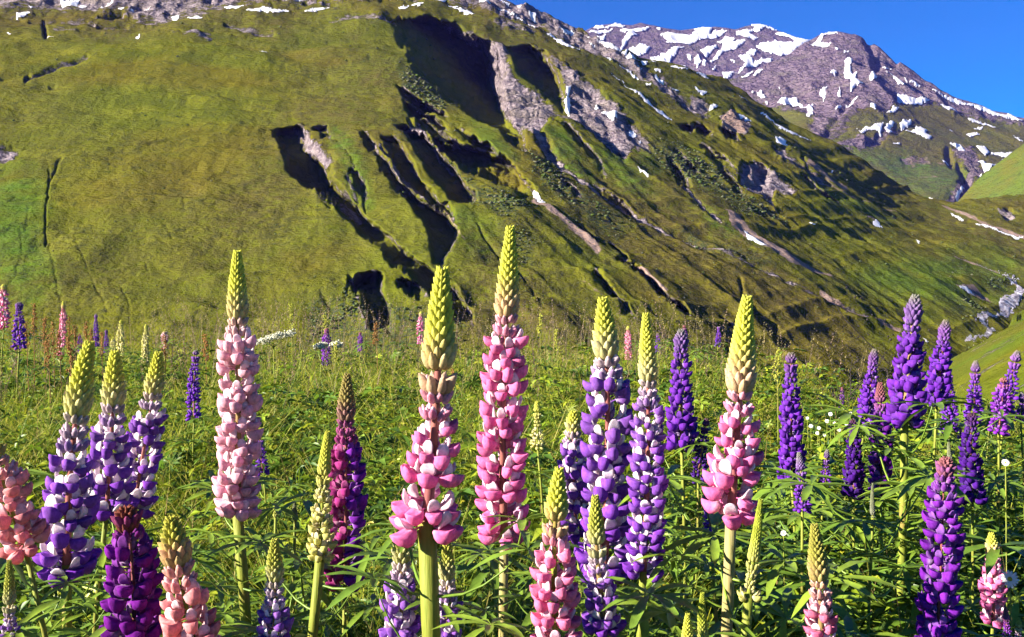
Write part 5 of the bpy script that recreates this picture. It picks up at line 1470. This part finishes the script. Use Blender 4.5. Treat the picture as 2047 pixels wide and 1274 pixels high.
# ---- far lupins along the meadow's edge
for tip, base, w, Y, pal, lab in (
 ((8,570),(8,652),26,7.0,'pink','far pink lupin at the left edge above the meadow'),
 ((38,606),(39,692),32,6.4,'purple','far broad purple lupin beside the pink one at the left edge'),
 ((125,604),(121,708),17,8.0,'rose','thin far lupin, pink above and dark below, among the rusty docks'),
 ((193,628),(193,690),14,9.0,'purple','thin far purple lupin standing tallest between docks and cream lupins'),
 ((213,660),(213,702),13,9.3,'purple','short far purple lupin beside the thin taller one'),
 ((160,668),(160,700),12,9.6,'violet','faint mauve far lupin among the rusty docks'),
 ((226,676),(226,704),13,8.8,'cream','short far cream lupin, smallest of the three cream ones'),
 ((243,641),(241,712),17,8.5,'cream','far cream lupin, taller of the pair behind the trio'),
 ((292,650),(290,724),17,8.3,'cream','far cream lupin with lighter florets, right of its cream neighbour'),
 ((330,660),(330,694),17,9.2,'light_pink','small far pale pink lupin right of the cream ones'),
 ((654,657),(653,726),21,8.0,'violet','far violet lupin in front of the white umbels'),
 ((720,665),(720,700),13,9.6,'violet','small far violet lupin left of the dock by the dark gully'),
 ((842,624),(841,684),17,9.0,'pink','far pink lupin before the dark scrub, beside the broad pink lupin\'s tip'),
 ((1256,653),(1256,716),17,9.0,'rose','far dusty pink lupin between the two-tone lupins'),
 ((1315,668),(1315,702),15,9.4,'purple','far purple lupin just right of the slender two-tone tip'),
 ((1368,652),(1366,705),18,8.0,'violet','far violet lupin rising behind the grey-tipped purple one'),
 ((1437,654),(1435,690),15,9.0,'purple','far purple lupin on a bare stalk left of the curved lime tip'),
 ((1683,775),(1682,824),13,6.3,'violet','thin faint violet lupin beside the dark dry twigs'),
):
    L(tip, base, w, Y, pal, .74, .88, lab, leaves=4, split=False, leaf_scale=1.5, dens=1.2)
# ------------------------------------------------------------------ other meadow plants
M_DOCK = mat_plain('rusty_dock_seed', (0.26, 0.095, 0.030), (0.36, 0.20, 0.06), 60.0, 0.8, 0.2)
M_DOCKSTEM = mat_plain('dock_stem', (0.26, 0.10, 0.04), (0.30, 0.18, 0.06), 40.0, 0.7, 0.1)
M_YELLOWHERB = mat_plain('yellow_herb_flower', (0.40, 0.38, 0.05), (0.30, 0.32, 0.05), 60.0, 0.8, 0.2)
M_UMBEL = mat_plain('white_umbel_petal', (0.62, 0.60, 0.48), (0.50, 0.50, 0.36), 90.0, 0.8, 0.2)
M_RAY = mat_plain('daisy_petal', (0.72, 0.70, 0.66), (0.62, 0.60, 0.58), 90.0, 0.7, 0.2)
M_DISC = mat_plain('daisy_disc', (0.55, 0.36, 0.02), (0.42, 0.26, 0.02), 120.0, 0.8, 0.0)
M_TWIG = mat_plain('dead_twig', (0.020, 0.016, 0.014), (0.045, 0.035, 0.030), 40.0, 0.9, 0.0)

def crumbs(name, centers, size, mat, r):
    """many small pointed seeds or flowerets round given points, as one mesh"""
    c = np.asarray(centers, float); n = len(c)
    o = np.array([(1, 0, 0), (-1, 0, 0), (0, 1, 0), (0, -1, 0), (0, 0, 1), (0, 0, -1)], float)
    fc = np.array([(0, 2, 4), (2, 1, 4), (1, 3, 4), (3, 0, 4), (2, 0, 5), (1, 2, 5), (3, 1, 5), (0, 3, 5)])
    s = size * (0.6 + 0.8 * r.random((n, 1, 1)))
    V = (o[None] * s * (0.7 + 0.6 * r.random((n, 6, 1))) + c[:, None]).reshape(-1, 3)
    return mesh_np(name, V, [(fc[None] + (np.arange(n) * 6)[:, None, None]).reshape(-1, 3)], False, [mat])

def plume_plant(name, u, v_top, v_low, Y, mat, stem_mat, label, cat, group, width, nb=7, seed=0, size=None):
    """an upright herb with short side branches set with small seeds or flowers"""
    r = np.random.default_rng(seed + 100)
    P = px_point(u, v_top, Y)
    foot = np.array([P[0] + 0.04 * (r.random() - 0.5), Y, 0.0]); foot[2] = float(ground_z(foot[0], Y)) - 0.01
    root = thing(name, tuple(foot), label, cat, group)
    top = P - foot
    low = px_point(u, v_low, Y)[2] - foot[2]
    obj('stem', sweep('stem', [np.zeros(3), top * 0.5 + np.array([0.01, 0, 0]), top], [0.004, 0.003, 0.0012], stem_mat, 5), root)
    cen = []
    W = width * Y / F
    for i in range(nb):
        t = i / max(nb - 1, 1)
        z = low + (top[2] - low) * t
        a = r.random() * 6.28; L = W * (1.0 - 0.75 * t) * (0.7 + 0.5 * r.random())
        b0 = top * (z / top[2]); b1 = b0 + np.array([math.cos(a) * L, math.sin(a) * L, L * 1.1])
        obj('side_branch', sweep('side_branch', [b0, b1], [0.0014, 0.0008], stem_mat, 4), root)
        m = 16
        for k in range(m):
            q = b0 + (b1 - b0) * (0.15 + 0.9 * k / m)
            cen.append(q + r.normal(0, 0.004 + 0.0006 * Y, 3))
    for k in range(14):
        cen.append(top * (1 - 0.012 * k) + r.normal(0, 0.003, 3))
    obj('seed_plume', crumbs('seed_plume', cen, size or (0.0022 + 0.00042 * Y), mat, r), root, 'stuff')
    return root

DOCKS = [(68,612,668,7.0,9),(52,650,700,6.6,9),(88,640,700,7.4,10),(106,650,712,7.0,9),(138,640,700,7.6,9),(150,655,715,7.2,9),(172,650,700,8.0,8),(182,662,712,7.8,8),(30,650,700,6.8,8),(118,664,720,6.4,9),(204,668,712,8.2,7),(330,674,716,8.0,7),(410,672,722,7.6,8),(96,676,736,5.8,9),(140,690,744,5.6,9)]
ORD = 'first second third fourth fifth sixth seventh eighth ninth tenth eleventh twelfth thirteenth fourteenth fifteenth'.split()
for i, (u, vt, vl, Y, w) in enumerate(sorted(DOCKS)):
    plume_plant('dock_plant', u, vt, vl, Y, M_DOCK, M_DOCKSTEM, 'rusty orange dock in seed at the meadow edge, %s from the left' % ORD[i], 'dock', 'rusty docks at the left of the meadow edge', w, 7, i)
plume_plant('dock_plant', 752, 652, 690, 8.6, M_DOCK, M_DOCKSTEM, 'single orange dock in seed before the dark gully', 'dock', None, 8, 6, 40)
plume_plant('dock_plant', 905, 742, 790, 6.0, M_DOCK, M_DOCKSTEM, 'small brown dock behind the broad pink lupin', 'dock', None, 7, 5, 41)
for i, (u, vt, vl, Y, w, lab) in enumerate((
    (582,612,668,8.2,8,'tall yellow-green herb spike above the white umbel'), (650,634,668,8.4,11,'branching yellow herb above the far violet lupin'), (1080,632,668,8.6,8,'pale yellow-green herb right of the tallest pink lupin'),
    (1112,662,700,8.4,6,'thin golden herb spike between pink and two-tone lupins'), (1555,705,760,4.6,9,'leafy yellow-green herb spike left of the long dark purple lupin'), (1474,742,790,6.2,6,'small yellow-green herb beside the curved lime tip'),
    (670,690,725,7.6,7,'low yellow herb right of the far violet lupin'))):
    plume_plant('yellow_herb', u, vt, vl, Y, M_YELLOWHERB, M_STEM, lab, 'herb', 'yellow-green herbs along the meadow edge', w, 6, 60 + i)

def umbel(u, v, Y, wpx, tilt, label, seed):
    """hogweed: a stem, spreading rays and flat heads of tiny white flowers"""
    r = np.random.default_rng(seed)
    P = px_point(u, v, Y)
    foot = np.array([P[0] - 0.02, Y + 0.03, 0.0]); foot[2] = float(ground_z(foot[0], foot[1])) - 0.01
    root = thing('hogweed', tuple(foot), label, 'hogweed', 'white umbels at the meadow edge')
    top = P - foot; R = wpx * Y / F / 2
    hub = top - np.array([0, 0, R * 0.55])
    obj('stem', sweep('stem', [np.zeros(3), hub * 0.5 + np.array([0.01, 0, 0]), hub], [0.006, 0.005, 0.0035], M_STEM, 6), root)
    n = 17
    for i in range(n):
        a = i * 2.4; q = R * math.sqrt((i + 0.5) / n)
        off = np.array([q * math.cos(a), q * math.sin(a), 0.0])
        head = top + off + np.array([0, 0, tilt * off[0] - 0.28 * tilt * off[1] - 0.15 * R * (q / R) ** 2])
        obj('umbel_ray', sweep('umbel_ray', [hub, head], [0.0016, 0.0010], M_STEM, 4), root)
        m = 38
        th = r.random(m) * 6.28; rr = 0.27 * R * np.sqrt(r.random(m))
        cen = np.stack([head[0] + rr * np.cos(th), head[1] + rr * np.sin(th), head[2] + 0.006 + r.normal(0, 0.009, m) + tilt * rr * np.cos(th)], -1)
        obj('flower_head', crumbs('flower_head', cen, 0.0065, M_UMBEL, r), root, 'stuff')
umbel(547, 674, 7.6, 76, 0.32, 'large tilted white umbel just right of the pale pink lupin', 1)
umbel(641, 692, 7.8, 26, 0.1, 'small white umbel left of the far violet lupin', 2)
umbel(672, 690, 7.9, 24, 0.0, 'small white umbel right of the far violet lupin', 3)

def daisy(u, v, Y, wpx, label, group, seed, face=(-0.35, -0.8, 0.5)):
    r = np.random.default_rng(seed)
    P = px_point(u, v, Y); R = wpx * Y / F / 2
    foot = np.array([P[0] + 0.02 * (r.random() - 0.5), Y + 0.03, 0.0]); foot[2] = float(ground_z(foot[0], foot[1])) - 0.01
    root = thing('daisy', tuple(foot), label, 'daisy', group)
    top = P - foot
    nrm = np.array(face) + r.normal(0, 0.12, 3); X, Yv, Zv = basis(nrm, (0.1, 0.2, 1.0))
    obj('stem', sweep('stem', [np.zeros(3), top * 0.55 + np.array([0.008, 0, 0]), top - Zv * 0.002], [0.0016, 0.0014, 0.0013], M_STEM, 5), root)
    n = 14
    pm = DAISY_PETAL
    for i in range(n):
        a = 2 * math.pi * i / n + 0.1 * r.random()
        e = X * math.cos(a) + Yv * math.sin(a); f_ = -X * math.sin(a) + Yv * math.cos(a)
        o = bpy.data.objects.new('petal', pm); col.objects.link(o); o.parent = root
        M = np.eye(4); s = R * (0.92 + 0.14 * r.random())
        M[:3, 0] = e * s; M[:3, 1] = f_ * s; M[:3, 2] = Zv * s; M[:3, 3] = top
        o.matrix_local = Matrix(M.tolist())
    o = bpy.data.objects.new('disc', DAISY_DISC); col.objects.link(o); o.parent = root
    M = np.eye(4); M[:3, 0] = X * R; M[:3, 1] = Yv * R; M[:3, 2] = Zv * R; M[:3, 3] = top
    o.matrix_local = Matrix(M.tolist())
_pv = []
for t, w in ((0.18, 0.06), (0.45, 0.13), (0.8, 0.14), (0.96, 0.07)):
    _pv += [(t, w, 0.05 - 0.1 * t * t + 0.03), (t, 0, 0.05 - 0.1 * t * t), (t, -w, 0.05 - 0.1 * t * t + 0.03)]
DAISY_PETAL = mesh_np('daisy_petal', np.array(_pv), [np.array([(3 * i + j, 3 * i + j + 1, 3 * i + j + 4, 3 * i + j + 3) for i in range(3) for j in range(2)])], True, [M_RAY])
_dv, _dt, _dq = ellipsoid(8, 5, lambda x, y, z: np.array([0.27 * y, 0.27 * z, 0.05 + 0.10 * x]))
DAISY_DISC = mesh_np('daisy_disc', _dv, [np.array(_dt), np.array(_dq)], True, [M_DISC])
daisy(2019, 1158, 1.70, 36, 'large white daisy beside the small bright pink lupin', None, 5)
for i, (u, v, w) in enumerate(((1621,852,13),(1637,856,12),(1653,842,12),(1634,866,11),(1660,828,13),(1676,833,10),(1678,860,11),(1692,848,10),(1614,836,9),(1700,826,9),(1648,870,9),(1668,846,9))):
    order = sorted((1621,1637,1653,1634,1660,1676,1678,1692,1614,1700,1648,1668)).index(u)
    daisy(u, v, 4.2 + 0.1 * (i % 5), w * 0.72, 'tiny white daisy in the grass before the purple cluster, %s from the left' % ORD[order], 'daisies in the grass', 20 + i)
for i, (u, v, w, lab) in enumerate(((2010,925,15,'white daisy low at the right edge, half hidden by lupin leaves'), (2035,1290,12,'white daisy at the bottom right corner'), (1566,1066,12,'small white daisy in the lupin leaves under the long dark purple lupin'))):
    if v < 1270: daisy(u, v, 2.0, w, lab, None, 50 + i)

def twigs(u, v_top, Y, label, seed, n=9):
    r = np.random.default_rng(seed)
    P = px_point(u, v_top, Y)
    foot = np.array([P[0], Y, 0.0]); foot[2] = float(ground_z(P[0], Y)) - 0.01
    root = thing('dead_bush', tuple(foot), label, 'dead bush')
    H = P[2] - foot[2]
    obj('trunk', sweep('trunk', [np.zeros(3), (0.01, 0, H * 0.5), (-0.02, 0, H * 0.8)], [0.008, 0.006, 0.003], M_TWIG, 6), root)
    for i in range(n):
        z = H * (0.35 + 0.5 * r.random()); a = r.random() * 6.28; L = H * (0.2 + 0.25 * r.random())
        b0 = np.array([0, 0, z]); b1 = b0 + np.array([math.cos(a) * L * 0.7, math.sin(a) * L * 0.5, L * 0.7]); b2 = b1 + np.array([math.cos(a) * L * 0.3, 0, L * 0.5]) * 0.6
        br = obj('branch', sweep('branch', [b0, b1, b2], [0.004, 0.0028, 0.0012], M_TWIG, 5), root)
        cen = b1 + r.normal(0, L * 0.28, (26, 3))
        obj('dry_leaf_tuft', crumbs('dry_leaf_tuft', cen, 0.007, M_TWIG, r), br, 'stuff')
twigs(1700, 752, 6.2, 'dark dry bush at the meadow edge left of the purple cluster', 3)
twigs(1780, 676, 5.6, 'thin dark dry twigs sticking up beside the biggest purple lupin', 4, 5)
